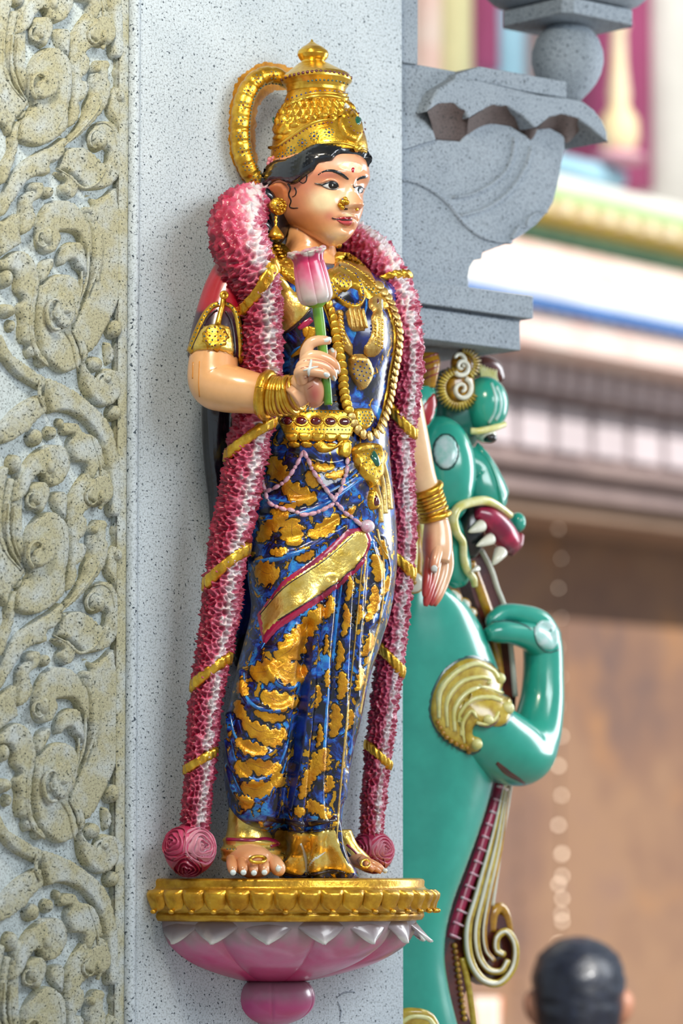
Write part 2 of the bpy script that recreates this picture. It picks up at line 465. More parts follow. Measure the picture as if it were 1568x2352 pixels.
MT = dict(
    wall=granite('granite_wall', '#a9b6c0', '#ccd6dc', '#33404c'),
    carved=granite('granite_carved', '#b9c0bd', '#aeb8ba', '#3c4238', stain='#a8a68a', stain_amt=(0.34, 0.56), sp=300),
    ground=granite('granite_ground', '#b4c0c4', '#c6d0d2', '#3c4644', sp=280),
    bracket=granite('granite_bracket', '#7c8996', '#9aa5af', '#333c46'),
    gold=gold_mat('gold_leaf'),
    gold_dull=gold_mat('gold_dull', '#dcbc70', '#b0843a', 0.36, 0.75, 0.4),
    gold_smooth=gold_mat('gold_smooth', '#ecc44a', '#c8962a', 0.26, 0.85, 0.15),
    gold_paint=enamel('gold_paint', '#c98f12', 0.45, 0.1, 0.3, 0.1, '#a8700c', 90),
    gold_sash=gold_mat('gold_sash', '#f0d478', '#d8b040', 0.28, 0.8, 0.5, 70),
    ruby=enamel('ruby', '#5a0a18', 0.08, 0.1, 0.0, 1.0),
    emerald=enamel('emerald', '#0b5a48', 0.08, 0.1, 0.0, 1.0),
    sapphire=enamel('sapphire', '#16307e', 0.1, 0.1, 0.0, 1.0),
    stone_teal=enamel('teal_stone', '#1d5a5e', 0.1, 0.1, 0.0, 1.0),
    hair=enamel('hair_black', '#07121f', 0.22, 0.1, 0.25, 0.8, '#02050a', 60),
    black=enamel('black_paint', '#05060c', 0.3, 0.1, 0.1, 0.5),
    maroon=enamel('maroon_paint', '#8c1430', 0.28, 0.1, 0.08, 0.5, '#5c0c24'),
    magenta=enamel('magenta_paint', '#b01848', 0.28, 0.1, 0.08, 0.5, '#7a0f38'),
    red=enamel('red_paint', '#a00c1c', 0.25, 0.1, 0.05, 0.6, '#8a0818'),
    plum=enamel('plum_paint', '#2a0f22', 0.3, 0.1, 0.1, 0.5, '#160a18'),
    white=enamel('white_paint', '#cfd6d4', 0.3, 0.08, 0.1, 0.3),
    nail=enamel('nail_white', '#cfd9d6', 0.25, 0.04, 0.02, 0.5),
    lip=enamel('lip_red', '#a8222e', 0.22, 0.1, 0.02, 0.6),
    lip2=enamel('lip_rose', '#c04a4e', 0.22, 0.1, 0.02, 0.6),
    bindi=enamel('bindi_red', '#b80a20', 0.22, 0.05, 0.0, 0.6),
    eye=enamel('eye_white', '#e6eceb', 0.15, 0.03, 0.0, 0.8),
    brow=enamel('brow_black', '#081820', 0.25, 0.05, 0.02, 0.6),
    ash=enamel('ash_white', '#d8dcc8', 0.25, 0.05, 0.02, 0.6, '#e0c48c', 60),
    lid=enamel('lid_skin', '#e6b488', 0.28, 0.06, 0.02, 0.5, '#cf8a68'),
    earskin=enamel('ear_skin', '#d98c5a', 0.28, 0.08, 0.02, 0.5, '#c87444'),
    drip=enamel('drip_ochre', '#d88a2a', 0.25, 0.05, 0.02, 0.5),
    pinkbead=enamel('pink_bead', '#d98aa4', 0.3, 0.05, 0.1, 0.5, '#d8d0d4', 110),
    rim=enamel('chipped_rim', '#b8b6a8', 0.5, 0.05, 0.3, 0.1, '#b04870', 110),
    gold_ped=gold_mat('gold_pedestal', '#d8a830', '#b07c18', 0.33, 0.7, 0.35, 110),
    pinkflower=enamel('pink_flower', '#d88090', 0.35, 0.08, 0.05, 0.3),
    skin=vpaint('skin_paint', 0.27, 0.55, 0.05, 120),
    paint=vpaint('painted', 0.3, 0.45, 0.1, 140),
    petal=vpaint('garland_paint', 0.38, 0.35, 0.25, 240, var=0.2),
    green=enamel('stem_green', '#4a8a12', 0.3, 0.1, 0.05, 0.5, '#6a9a1a'),
)
# ------------------------------------------------------------------ the pillar and its carved panel
def box(x0, x1, y0, y1, z0, z1):
    V = np.array([[x, y, z] for z in (z0, z1) for y in (y0, y1) for x in (x0, x1)], float)
    F = [[0, 2, 3, 1], [4, 5, 7, 6], [0, 1, 5, 4], [2, 6, 7, 3], [0, 4, 6, 2], [1, 3, 7, 5]]
    return V, F
ZLO, ZHI = -1.86, 1.92
uE = P(925, 1300, 0)[0]                 # right arris of the pillar
uM = P(316, 1300, 0)[0]                 # where the plain face starts
uK = P(268, 1300, 0)[0]                 # edge of the carved panel
uL = P(-700, 1300, 0)[0]
wall = struct(bevel(mk('wall_pillar', box(uM, uE, 0, 0.42, ZLO, ZHI), MT['wall'], smooth=False), 3))
panel = struct(mk('wall_panel', box(uL, uK + 0.02, 22 * S, 0.42, ZLO, ZHI), MT['ground'], smooth=False))
panel['label'] = 'granite panel carved with scrolling vines beside the statue'
wall['label'] = 'plain speckled granite pillar face behind the statue'
def moulding(name, x0, x1, n, mat):
    a, b = P(x0, 1300, 0)[0], P(x1, 1300, 0)[0]
    k = 9; t = np.linspace(0, math.pi, k)
    prof = [((a + b) / 2 - math.cos(q) * (b - a) / 2, -n * S * math.sin(q)) for q in t]
    V = [(x, y, z) for z in (ZLO, ZHI) for x, y in prof]
    F = [[i, i + 1, k + i + 1, k + i] for i in range(k - 1)]
    return struct(mk(name, (np.array(V), F), mat))
fl = struct(mk('trim_1', box(uK, uM, 0.004, 0.42, ZLO, ZHI), MT['carved'], smooth=False))
moulding('trim_2', 268, 289, 5, MT['carved'])
moulding('trim_3', 290, 312, 16, MT['wall'])

K = 4.7515
PAN = -22.0
def cv(pts, oy): return [(x / K, y / K + oy) for x, y in pts]
carv = []        # (name, mesh)
def carve(name, oy, pts, h, prof=9):
    carv.append((name, mesh(*patchVF(cv(pts, oy), PAN, h * 1.15, 5, prof * 0.6, 2), mat=MT['carved'])))
def knob(oy, x, y, rx, ry, base, h=13, rot=0.0):
    p = circ(x / K, y / K + oy, rx / K, ry / K, 16, rot)
    VF = patchVF(p, PAN, (h + base) * 1.2, 4, min(rx, ry) / K * 1.3, 2)
    carv.append(('knob', mesh(*VF, mat=MT['carved'])))
def curl(oy, x, y, rx, ry, turns, w, base, h=8, sgn=1, a0=0.0):
    t = np.linspace(0, 1, 26); a = a0 + sgn * t * turns * 2 * math.pi; r = 1 - 0.85 * t
    pts = np.stack([x / K + rx / K * r * np.cos(a), y / K + oy + ry / K * r * np.sin(a)], -1)
    VF = ribbonVF(pts, [w, w * 0.75, w * 0.45], h, PAN + base, k=5, g=5, sink=2)
    carv.append(('curl', mesh(*VF, mat=MT['carved'])))
a, b, c = 0, 360, 720
carve('volute', a, [(260,900),(290,720),(380,580),(470,525),(580,530),(650,600),(710,680),(730,850),(720,1050),(690,1200),(680,1400),(600,1500),(480,1580),(350,1610),(220,1580),(160,1530),(150,1430),(200,1290),(310,1160),(280,1050)], 23)
carve('curl', a, [(360,870),(400,790),(480,770),(540,850),(540,970),(500,1060),(400,1110),(310,1100),(270,1020),(300,930)], 36, 7)
knob(a, 385, 900, 35, 60, 34, 10)
carve('leaf', a, [(730,480),(750,380),(850,220),(950,120),(1080,100),(1180,190),(1210,350),(1190,470),(1080,530),(1000,520),(900,590),(930,650),(920,800),(850,870),(900,900),(930,960),(870,1100),(810,1140),(830,1230),(780,1360),(690,1400),(720,1200),(740,1000),(720,700)], 20)
carve('curl', a, [(880,400),(930,250),(1050,180),(1160,250),(1190,400),(1120,510),(1020,510),(960,470)], 28, 8)
knob(a, 1035, 420, 58, 95, 26, 14)
carve('stem', a, [(950,830),(1000,680),(1080,660),(1140,700),(1120,830),(1150,960),(1120,1130),(1050,1250),(900,1420),(700,1590),(690,1520),(760,1440),(870,1270),(890,1140),(950,1020),(940,930)], 24)
knob(a, 985, 770, 45, 60, 22, 12)
carve('leaf', a, [(280,230),(380,185),(480,210),(520,320),(490,420),(440,540),(370,500),(310,470),(300,330)], 24)
knob(a, 360, 380, 52, 90, 22, 14)
carve('blade', a, [(200,0),(470,0),(330,150),(250,330),(240,600),(260,1000),(230,1010),(170,900),(130,700),(120,400),(150,150)], 18)
carve('blade', a, [(100,130),(165,140),(130,350),(120,700),(150,850),(250,1060),(220,1060),(100,880),(40,700),(30,480),(60,250)], 15, 6)
carve('leaf', a, [(-160,40),(0,0),(100,0),(60,200),(25,500),(40,750),(150,1000),(280,1130),(150,1300),(100,1400),(60,1520),(0,1400),(-160,1200)], 17)
carve('bud', a, [(550,340),(640,310),(720,350),(720,550),(700,640),(630,560),(570,470)], 18)
carve('stem', a, [(300,1150),(180,1330),(150,1500),(150,1620),(100,1800),(30,1980),(-40,2040),(-40,1850),(60,1650),(60,1520),(100,1400),(200,1230)], 20)
carve('stem', a, [(600,1530),(640,1500),(680,1540),(650,1680),(580,1780),(500,1800),(490,1920),(380,1930),(250,2000),(130,2160),(0,2360),(-60,2360),(0,2120),(100,1900),(230,1760),(400,1650),(520,1590)], 21)
carve('leaf', a, [(620,1800),(660,1640),(800,1610),(930,1650),(1100,1800),(1130,1700),(1120,1640),(950,1560),(930,1500),(960,1400),(1050,1330),(1150,1330),(1240,1430),(1270,1600),(1280,1750),(1330,1720),(1320,1800),(1260,1900),(1200,2000),(1100,2070),(880,2080),(800,1980),(650,1880),(580,1870)], 21)
knob(a, 1030, 1560, 85, 110, 18, 18)
carve('leaf', a, [(1180,1010),(1230,950),(1290,950),(1290,1200),(1290,1340),(1290,1700),(1270,1720),(1260,1500),(1200,1340),(1140,1250),(1135,1120)], 19)
knob(a, 1240, 1060, 55, 85, 18, 14); knob(a, 1255, 800, 40, 70, 8, 14)
carve('stem', b, [(900,380),(1000,470),(1100,430),(1210,340),(1240,520),(1275,700),(1275,1450),(1220,1650),(1110,1880),(960,2140),(870,2110),(800,2000),(720,1870),(850,1650),(940,1400),(960,1150),(950,900),(900,740),(870,640),(980,560),(940,470)], 19)
carve('curl', b, [(380,700),(430,580),(520,490),(640,475),(760,520),(850,640),(930,780),(950,1000),(940,1150),(880,1030),(840,960),(780,850),(600,830),(610,900),(550,1050),(440,1070),(370,980),(360,820)], 23)
knob(b, 440, 880, 80, 120, 20, 14)
carve('hook', b, [(600,1190),(590,1090),(650,980),(740,930),(830,960),(870,1100),(890,1300),(870,1500),(840,1560),(850,1300),(780,1220),(740,1140),(680,1160),(640,1200)], 25)
carve('volute', b, [(340,1700),(370,1500),(460,1350),(580,1290),(700,1290),(790,1370),(830,1500),(820,1640),(770,1800),(720,1890),(790,2080),(820,2291),(640,2371),(500,2281),(400,2160),(350,1950)], 23)
carve('curl', b, [(485,1700),(520,1560),(600,1480),(700,1540),(725,1680),(700,1830),(620,1900),(530,1850)], 35, 7)
knob(b, 610, 1700, 68, 70, 32, 14)
carve('bud', b, [(390,1400),(390,1220),(440,1130),(540,1110),(540,1230),(480,1330)], 17)
carve('leaf', b, [(180,500),(200,430),(270,380),(270,320),(320,280),(410,290),(420,400),(370,480),(300,520),(320,600),(340,700),(300,800),(200,870),(150,830),(160,700),(180,600)], 22)
knob(b, 300, 350, 45, 60, 18, 12); knob(b, 480, 400, 60, 75, 8, 18)
carve('hook', b, [(620,400),(620,320),(660,290),(600,230),(500,120),(580,160),(700,190),(790,280),(800,350),(760,450),(690,480)], 22)
knob(b, 655, 380, 45, 65, 18, 12)
carve('leaf', b, [(-60,740),(0,700),(150,620),(180,700),(170,850),(190,960),(100,1020),(0,1090),(-60,1090)], 20)
carve('leaf', b, [(-60,1130),(0,1110),(100,1040),(200,1030),(290,1100),(350,1230),(380,1400),(340,1650),(330,1950),(380,2110),(480,2260),(490,2300),(420,2310),(360,2270),(350,2190),(280,2210),(240,2130),(250,2060),(190,2030),(170,1910),(180,1800),(150,1650),(200,1570),(130,1480),(120,1350),(80,1260),(-60,1240)], 21)
knob(b, 20, 1340, 75, 110, 10, 20); knob(b, 40, 1690, 90, 85, 6, 22); knob(b, 85, 1850, 50, 75, 6, 14)
carve('bud', b, [(860,600),(900,550),(960,550),(1020,620),(1030,700),(960,750),(900,730)], 20)
knob(b, 905, 600, 40, 50, 18, 10)
carve('blade', b, [(950,900),(990,835),(1050,850),(1070,1000),(1050,1200),(1000,1400),(960,1350)], 24, 5)
knob(b, 1200, 1890, 80, 110, 8, 24)
carve('stem', c, [(-60,200),(0,300),(60,420),(180,520),(350,640),(440,700),(420,840),(250,760),(100,650),(0,530),(-60,470)], 20)
carve('node', c, [(440,700),(600,760),(760,850),(900,960),(1030,1080),(1130,1200),(1180,1330),(1240,1600),(1255,1900),(1255,2191),(1140,2191),(1120,1800),(1060,1500),(980,1330),(880,1200),(740,1110),(600,1080),(500,1100),(470,1020),(430,880),(420,780)], 24)
carve('hook', c, [(720,170),(780,180),(880,350),(900,480),(870,560),(920,650),(1020,720),(1040,640),(1120,600),(1230,640),(1250,760),(1270,850),(1200,980),(1100,1030),(1000,1000),(900,900),(850,780),(830,600),(800,400),(700,210)], 24)
knob(c, 1090, 720, 72, 80, 20, 12); knob(c, 990, 560, 90, 95, 6, 22); knob(c, 1200, 1090, 75, 95, 6, 24)
carve('bud', c, [(1110,330),(1160,320),(1200,380),(1210,480),(1180,560),(1130,560)], 16)
carve('stem', c, [(410,890),(450,1000),(460,1090),(350,1180),(270,1290),(200,1330),(100,1400),(-60,1420),(-60,1240),(0,1170),(100,1060),(250,950)], 21)
knob(c, 340, 1360, 85, 105, 4, 24); knob(c, 510, 1310, 65, 85, 4, 22); knob(c, 620, 1200, 42, 60, 6, 14)
carve('leaf', c, [(620,1300),(660,1200),(780,1200),(830,1280),(950,1330),(1030,1420),(1080,1600),(1110,1780),(1050,1700),(1000,1740),(960,1820),(890,1790),(870,1650),(760,1620),(710,1520),(700,1400),(740,1330),(690,1340)], 23)
carve('hook', c, [(150,1800),(260,1600),(370,1490),(500,1430),(620,1450),(690,1560),(700,1700),(640,1830),(540,1900),(440,1870),(390,1760),(290,1840),(210,2000),(80,2091),(120,1950)], 25)
knob(c, 460, 1680, 72, 110, 22, 14); knob(c, 110, 1650, 72, 115, 8, 22)
def rib(oy, pts, w, base, h=5):
    carv.append(('rib', mesh(*ribbonVF(cv(pts, oy), [w * 0.4, w, w, w * 0.4], h, PAN + base * 1.15 - 1.5, k=5, g=5, sink=0.5), mat=MT['carved'])))
rib(a, [(30,420),(35,720),(110,920),(260,1110)], 5, 17); rib(a, [(125,380),(118,700),(160,880),(275,1090)], 5, 18); rib(a, [(190,420),(185,760),(260,1000)], 5, 18)
rib(a, [(700,660),(735,850),(725,1050),(680,1280),(600,1420)], 6, 22); rib(a, [(700,1590),(860,1440),(1040,1230),(1110,1090)], 6, 24); rib(a, [(620,1840),(760,1930),(900,2050),(1050,2000),(1150,1850)], 7, 21); rib(a, [(1270,1600),(1240,1430),(1150,1345),(1050,1345)], 6, 21)
rib(b, [(950,900),(960,1150),(930,1400),(830,1640)], 6, 19); rib(b, [(890,1250),(880,1450),(830,1620)], 5, 22); rib(b, [(1060,1000),(1050,1250),(960,1480)], 5, 22); rib(b, [(345,1700),(350,1950),(400,2160),(520,2290)], 7, 23); rib(b, [(375,1400),(335,1650),(330,1950),(390,2130)], 6, 21)
rib(c, [(700,200),(790,350),(830,560),(860,620)], 7, 24); rib(c, [(780,190),(870,340),(890,480)], 6, 24); rib(c, [(440,720),(430,880),(470,1020)], 8, 24); rib(c, [(1080,1600),(1110,1800),(1130,2100)], 6, 24); rib(c, [(990,1340),(1050,1500),(1090,1650)], 6, 23)
for oy_, x_, y_, rx_, ry_, bs_, sg_, a0_ in ((a,440,920,110,165,36,1,1.9), (a,1040,400,120,170,26,-1,0.9), (a,1040,1540,110,150,20,-1,0.6), (b,450,880,85,130,22,1,-0.8), (b,605,1690,115,205,36,1,1.2), (c,470,1690,85,120,24,-1,1.0), (c,1110,750,80,110,22,-1,0.5), (a,390,350,100,130,22,1,-0.8)):
    curl(oy_, x_, y_, rx_, ry_, 1.35, 8, bs_, 6, sg_, a0_)
per = float(P(150, 0, PAN)[2] - P(150, 1060, PAN)[2])
for k in (-1, 0, 1, 2):
    for nm, me in carv:
        z = me.vertices[len(me.vertices) // 2].co
        py = proj(np.array([[z[0], z[1], z[2] - k * per]]))[0, 1]
        if -170 < py < 2530:
            o = bpy.data.objects.new(nm, me); link(o, panel); o.location = (0, 0, -k * per)

# ------------------------------------------------------------------ the stone bracket
KB = 1568 / 668.0
def bc(pts): return [(900 + x / KB, y / KB) for x, y in pts]
brk = thing('stone_bracket', 'grey granite bracket with curling lobe, drooping cornice and ball beside pillar', 'bracket', P(1000, 790, -200))
def slab(name, pts, n0, n1, g=None, bv=2.5, smooth=False):
    o = recalc(mk(name, extrude(bc(pts), n0, n1, g=g), MT['bracket'], brk, smooth=smooth)); return bevel(o, bv)
slab('side_block', [(20,-260),(142,-260),(140,348),(20,330)], -14, -330)
slab('back_body', [(20,330),(140,348),(345,385),(345,420),(245,480),(192,600),(237,752),(70,805),(20,815)], -26, -300)
slab('lobe', [(20,800),(70,805),(230,752),(370,762),(420,690),(520,660),(640,680),(740,740),(770,700),(850,690),(930,730),(932,800),(915,880),(895,990),(870,1090),(840,1140),(780,1210),(700,1270),(630,1310),(560,1335),(490,1362),(485,1395),(445,1402),(420,1440),(410,1490),(416,1560),(20,1540)], -34, -300, None, 3)
slab('cornice', [(188,605),(210,545),(245,480),(345,420),(470,432),(620,470),(800,512),(940,528),(1030,545),(1090,590),(1135,650),(1160,710),(1164,768),(1125,735),(1080,695),(1000,638),(920,616),(850,632),(790,680),(770,690),(700,622),(620,572),(540,566),(460,610),(412,640),(395,600),(330,556),(250,560)], 14, -330, None, 5)
slab('cornice_ledge', [(340,432),(345,400),(475,357),(940,440),(942,530),(700,490),(470,436)], 4, -310)
soffM = granite('soffit_shaded', '#5e504d', '#544745', '#2a2626')  # brown granite, colour darkened to hold the shade under the cornice arches
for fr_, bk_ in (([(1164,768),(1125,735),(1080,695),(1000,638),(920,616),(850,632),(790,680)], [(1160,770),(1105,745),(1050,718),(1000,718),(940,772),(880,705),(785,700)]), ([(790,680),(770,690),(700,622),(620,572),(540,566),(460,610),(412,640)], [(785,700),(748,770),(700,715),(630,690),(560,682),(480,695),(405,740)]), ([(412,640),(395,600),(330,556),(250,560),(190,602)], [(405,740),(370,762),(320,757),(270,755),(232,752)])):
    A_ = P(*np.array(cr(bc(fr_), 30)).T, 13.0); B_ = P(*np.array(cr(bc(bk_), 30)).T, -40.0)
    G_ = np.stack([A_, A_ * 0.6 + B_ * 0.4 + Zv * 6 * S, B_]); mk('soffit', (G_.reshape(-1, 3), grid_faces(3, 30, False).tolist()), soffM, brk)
slab('shelf', [(20,1490),(90,1500),(762,1597),(762,1720),(20,1616)], 6, -330)
slab('fillet', [(20,1610),(700,1700),(690,1745),(20,1650)], -24, -320)
slab('lower_shelf', [(20,1638),(690,1735),(693,1890),(20,1806)], -6, -330)
for pts, wd in (([(325,1064),(420,1050),(530,995),(610,920),(648,830),(655,740)], 7), ([(365,1165),(500,1125),(620,1040),(700,930),(735,850),(748,790)], 8),
                ([(40,968),(130,985),(230,1040),(310,1110),(380,1200),(470,1272),(560,1300),(640,1305)], 8), ([(640,1290),(680,1225),(720,1220),(735,1175),(780,1150),(830,1140)], 7)):
    mk('carved_line', ribbonVF(bc(pts), wd * 1.3, 7, -34.0, k=5, g=6), MT['bracket'], brk)
bcn = P(1303, 132, -150)
mk('ball', lathe([(1, 84), (30, 79), (55, 63), (72, 42), (82, 14), (83, -12), (77, -38), (66, -60), (52, -78), (38, -92), (28, -104)], bcn, seg=48), MT['bracket'], brk)
# capital over the ball: chamfered slab and the bowl above it
def octslab(cpx, cpy, n, r, h, cut):
    c0 = P(cpx, cpy, n)
    o = [(-r, -r + cut), (-r, r - cut), (-r + cut, r), (r - cut, r), (r, r - cut), (r, -r + cut), (r - cut, -r), (-r + cut, -r)]
    V = [c0 + S * np.array([x, y, 0]) for x, y in o] + [c0 + S * np.array([x, y, h]) for x, y in o]
    F = [list(range(8)), list(range(8, 16))] + [[i, (i + 1) % 8, 8 + (i + 1) % 8, 8 + i] for i in range(8)]
    return np.array(V), F
o = recalc(mk('capital', octslab(1303, 62, -150, 128, 40, 22), MT['bracket'], brk, smooth=False)); bevel(o, 3)
mk('bowl', lathe([(100, 40), (140, 44), (175, 60), (200, 85), (205, 130), (205, 260)], P(1303, 62, -150), seg=48), MT['bracket'], brk)
# ------------------------------------------------------------------ hall shell and the blurred courtyard behind
ZF = -1.86
def obox(name, r0, r1, d0, d1, z0, z1, mat, parent=None, R_=Rv, D_=Dv, O=np.zeros(3), sm=False):
    V_, F_ = box(r0, r1, d0, d1, z0, z1); W_ = O + V_[:, :1] * R_ + V_[:, 1:2] * D_ + V_[:, 2:] * Zv
    return recalc(mk(name, (W_, F_), mat, parent, smooth=sm))
MT['ceil'] = granite('ceiling_stone', '#8f8a84', '#9c978f', '#555555'); MT['floor'] = granite('floor_stone', '#8c8378', '#9a9186', '#4a4640')
struct(obox('ceiling', -5.5, 2.3, -3.6, 1.5, 1.92, 2.10, MT['ceil']))
struct(obox('floor', -9, 12, -9, 26, ZF - 0.2, ZF, MT['floor']))
TB = math.radians(52)
tb = np.array(Rv) * math.cos(TB) + np.array(Dv) * math.sin(TB); nb = np.array(Rv) * math.sin(TB) - np.array(Dv) * math.cos(TB)
O0 = CAM + ray(1300, 1176) / FPX * 12.0; O0 = O0 * np.array([1, 1, 0])
def Bp(px, py, off):
    rr = ray(px, py); t_ = (((O0 + nb * off) - CAM) @ nb) / (rr @ nb); return CAM + rr * np.asarray(t_)[..., None]
def zat(py, off): return float(Bp(1300, py, off)[2])
def tat(px, off): return float((Bp(px, 1176, off) - O0) @ tb)
def band(name, py0, py1, off, depth, mat, parent, t0=-3.0, t1=6.0, bv=0):
    z1, z0 = zat(py0, off), zat(py1, off)
    o = obox(name, t0, t1, off - depth, off, z0, z1, mat, parent, tb, nb, O0)
    if bv: 
        m = o.modifiers.new('b', 'BEVEL'); m.width = bv; m.segments = 4
    return o
def pm(name, col, rough=0.6, col2=None, sc=3): return enamel(name, col, rough, 0.08, 0.0, 0.0, col2, sc)
mWh, mPk, mMg, mBl, mGr, mYl, mTl, mOr = pm('t_white', '#f4f2ea'), pm('t_pink', '#f3cfc4', 0.6, '#f6e6dc', 6), pm('t_magenta', '#b0507c'), pm('t_blue', '#4d86d0'), pm('t_green', '#bcd89e'), pm('t_olive', '#c4b252'), pm('t_teal', '#8fc7ae'), pm('t_orange', '#f0d8a8', 0.5, '#f6e8cc')
mCy = pm('t_sky', '#a9d6ea'); mCr = pm('t_cream', '#efe8b4'); mMv = pm('s_mauve', '#a08c88', 0.7, '#8a7876', 5); mLt = pm('s_light', '#d8ccd0', 0.7)
tw = thing('temple_tower', 'bright painted temple tower with magenta columns and striped cornices in the courtyard', 'building', O0 + tb * 0.5 + Zv * zat(800, 0.0))
band('wall', -1500, 420, -0.75, 0.4, mWh, tw)
def column(px0, px1, off, mat, py0=-1500, py1=420, name='column'):
    t0, t1 = tat(px0, off), tat(px1, off); r_ = (t1 - t0) / 2; c_ = O0 + tb * (t0 + t1) / 2 + nb * (off - r_)
    return mk(name, lathe([(r_ / S, zat(py1, off) / S), (r_ / S, zat(py0, off) / S)], c_, seg=24), mat, tw)
column(1108, 1172, -0.35, mMg, -1500, 200); column(1428, 1545, -0.25, mMg, -1500, 385); column(985, 1040, -0.35, mPk, -1500, 260); column(1045, 1110, -0.3, mCr, -1500, 260); column(1172, 1232, -0.5, mCy, -1500, 330); column(1545, 1640, -0.2, mWh, -1500, 400); column(900, 980, -0.3, mPk, -1500, 260)
column(1700, 1800, -0.3, mMg); column(760, 860, -0.3, mMg)
# gilded pot finial on its pedestal in front of the columns
c_ = O0 + tb * tat(1415, 0.0) + nb * 0.02; k_ = 12.2 / FPX / S
mk('finial', lathe([(34 * k_, zat(330, 0) / S), (46 * k_, zat(290, 0) / S), (44 * k_, zat(250, 0) / S), (22 * k_, zat(215, 0) / S), (26 * k_, zat(190, 0) / S), (18 * k_, zat(120, 0) / S), (16 * k_, zat(40, 0) / S), (22 * k_, zat(30, 0) / S), (4 * k_, zat(-40, 0) / S)], c_, seg=24), mOr, tw)
mk('finial_base', lathe([(60 * k_, zat(345, 0) / S), (58 * k_, zat(330, 0) / S), (38 * k_, zat(322, 0) / S)], c_, seg=24), pm('t_rose', '#e0a8b8'), tw)
band('ledge', 352, 396, 0.0, 0.6, mCy, tw, tat(1260, 0), tat(1450, 0), 0.02)
band('cornice', 402, 440, 0.10, 0.9, mWh, tw, bv=0.02); band('cornice', 438, 468, 0.16, 0.9, mGr, tw, bv=0.02); band('cornice', 466, 506, 0.14, 0.9, mYl, tw, bv=0.03); band('cornice', 504, 560, 0.02, 0.9, mTl, tw)
for k in range(26):
    t_ = -1.2 + k * 0.115; o = obox('dentil', t_, t_ + 0.05, 0.14, 0.19, zat(500, 0.14), zat(474, 0.14), mOr, tw, tb, nb, O0)
band('roof_slope', 556, 690, 0.12, 1.2, mPk, tw, bv=0.08); band('eave', 640, 712, 0.15, 1.2, mWh, tw, bv=0.03)
for k in range(40):
    t_ = -1.3 + k * 0.08; o = obox('eave_scallop', t_, t_ + 0.066, 0.13, 0.175, zat(718, 0.15), zat(696, 0.15), mBl, tw, tb, nb, O0)
band('fascia', 716, 802, 0.13, 1.0, mPk, tw)
bm = thing('stone_beam', 'grey carved stone beam with pale panels below the painted eave', 'beam', O0 - nb * 0.6 + Zv * zat(1190, -0.3))
band('frieze', 802, 925, -0.10, 0.5, mMv, bm); band('panel_back', 925, 1056, -0.16, 0.4, mMv, bm); band('moulding', 1050, 1085, -0.08, 0.5, mMv, bm, bv=0.02); band('moulding', 1085, 1140, -0.14, 0.45, mMv, bm); band('moulding', 1138, 1192, -0.20, 0.40, pm('s_tan', '#a88c78', 0.7), bm, bv=0.02)
for k in range(22):
    t_ = -1.3 + k * 0.205; obox('panel', t_, t_ + 0.165, -0.2, -0.12, zat(1040, -0.14), zat(938, -0.14), mLt, bm, tb, nb, O0)
for k in range(44):
    t_ = -1.3 + k * 0.10; obox('carving', t_, t_ + 0.06, -0.12, -0.07, zat(905, -0.1), zat(850, -0.1), mLt, bm, tb, nb, O0)
def mural():
    t = NT('back_wall_paint'); n = t.noise(1.6, 4, 0.6)
    c = t.ramp(n, [(0.3, lin('#6e5a56')), (0.45, lin('#8a6a58')), (0.58, lin('#9c7a60')), (0.72, lin('#8a6c62'))])
    c = t.mix(t.ramp(t.noise(3.1, 3), [(0.56, W3(0)), (0.7, W3(1))]), c, lin('#a47a58'))
    return t.set(Base_Color=c, Roughness=0.7)
wb = struct(obox('wall_back', -4, 7, -0.95, -0.62, ZF, zat(1150, -0.6), mural(), None, tb, nb, O0))
# string of small bulbs
ls = thing('light_string', 'hanging string of small warm bulbs before the brown back wall', 'string lights', Bp(1286, 2170, -0.4))
t = NT('bulb'); MT['bulb'] = t.set(Base_Color=(1, 0.85, 0.7), Emission_Color=(1, 0.80, 0.62, 1), Emission_Strength=3.2, Roughness=0.3)
bme = mesh(*ball((0, 0, 0), 10, 10, 8), mat=MT['bulb'])
wire = Bp(np.full(30, 1286.0), np.linspace(1150, 2300, 30), -0.4)
mk('wire', tube(wire, 3, 6), MT['black'], ls)
bme2 = mesh(*ball((0, 0, 0), 5, 10, 8), mat=MT['bulb'])
for k in range(15): put('bulb', bme if k > 6 else bme2, Matrix.Translation(Vector(Bp(1284 + (4 if k % 2 else -2), 1215 + k * 68, -0.4))), ls)
for k in range(5): put('bulb', bme, Matrix.Translation(Vector(Bp(1290, 1960 + k * 52, -0.4))), ls)
# orange and white cloth hanging beyond the beast's scroll
cw = np.stack([Bp(np.linspace(1080, 1150, 14), np.full(14, y_), 0.9 ) + nb * 0.03 * np.sin(np.arange(14) * 0.9 + k_ * 0.2)[:, None] for k_, y_ in enumerate(np.linspace(2290, 2700, 16))])
cl_ = np.array([lin('#e8742a') if (j // 3) % 2 else lin('#f2d8c8') for k_ in range(16) for j in range(14)])
MT['clothp'] = vpaint('cloth_print', 0.8, 0.0, 0.05)
oc = mk('hanging_cloth', (cw.reshape(-1, 3), grid_faces(16, 14, False).tolist()), MT['clothp'], col=cl_)
oc.modifiers.new('t', 'SOLIDIFY').thickness = 0.004
tag(oc, 'orange and white striped cloth behind the curled scroll', 'cloth')
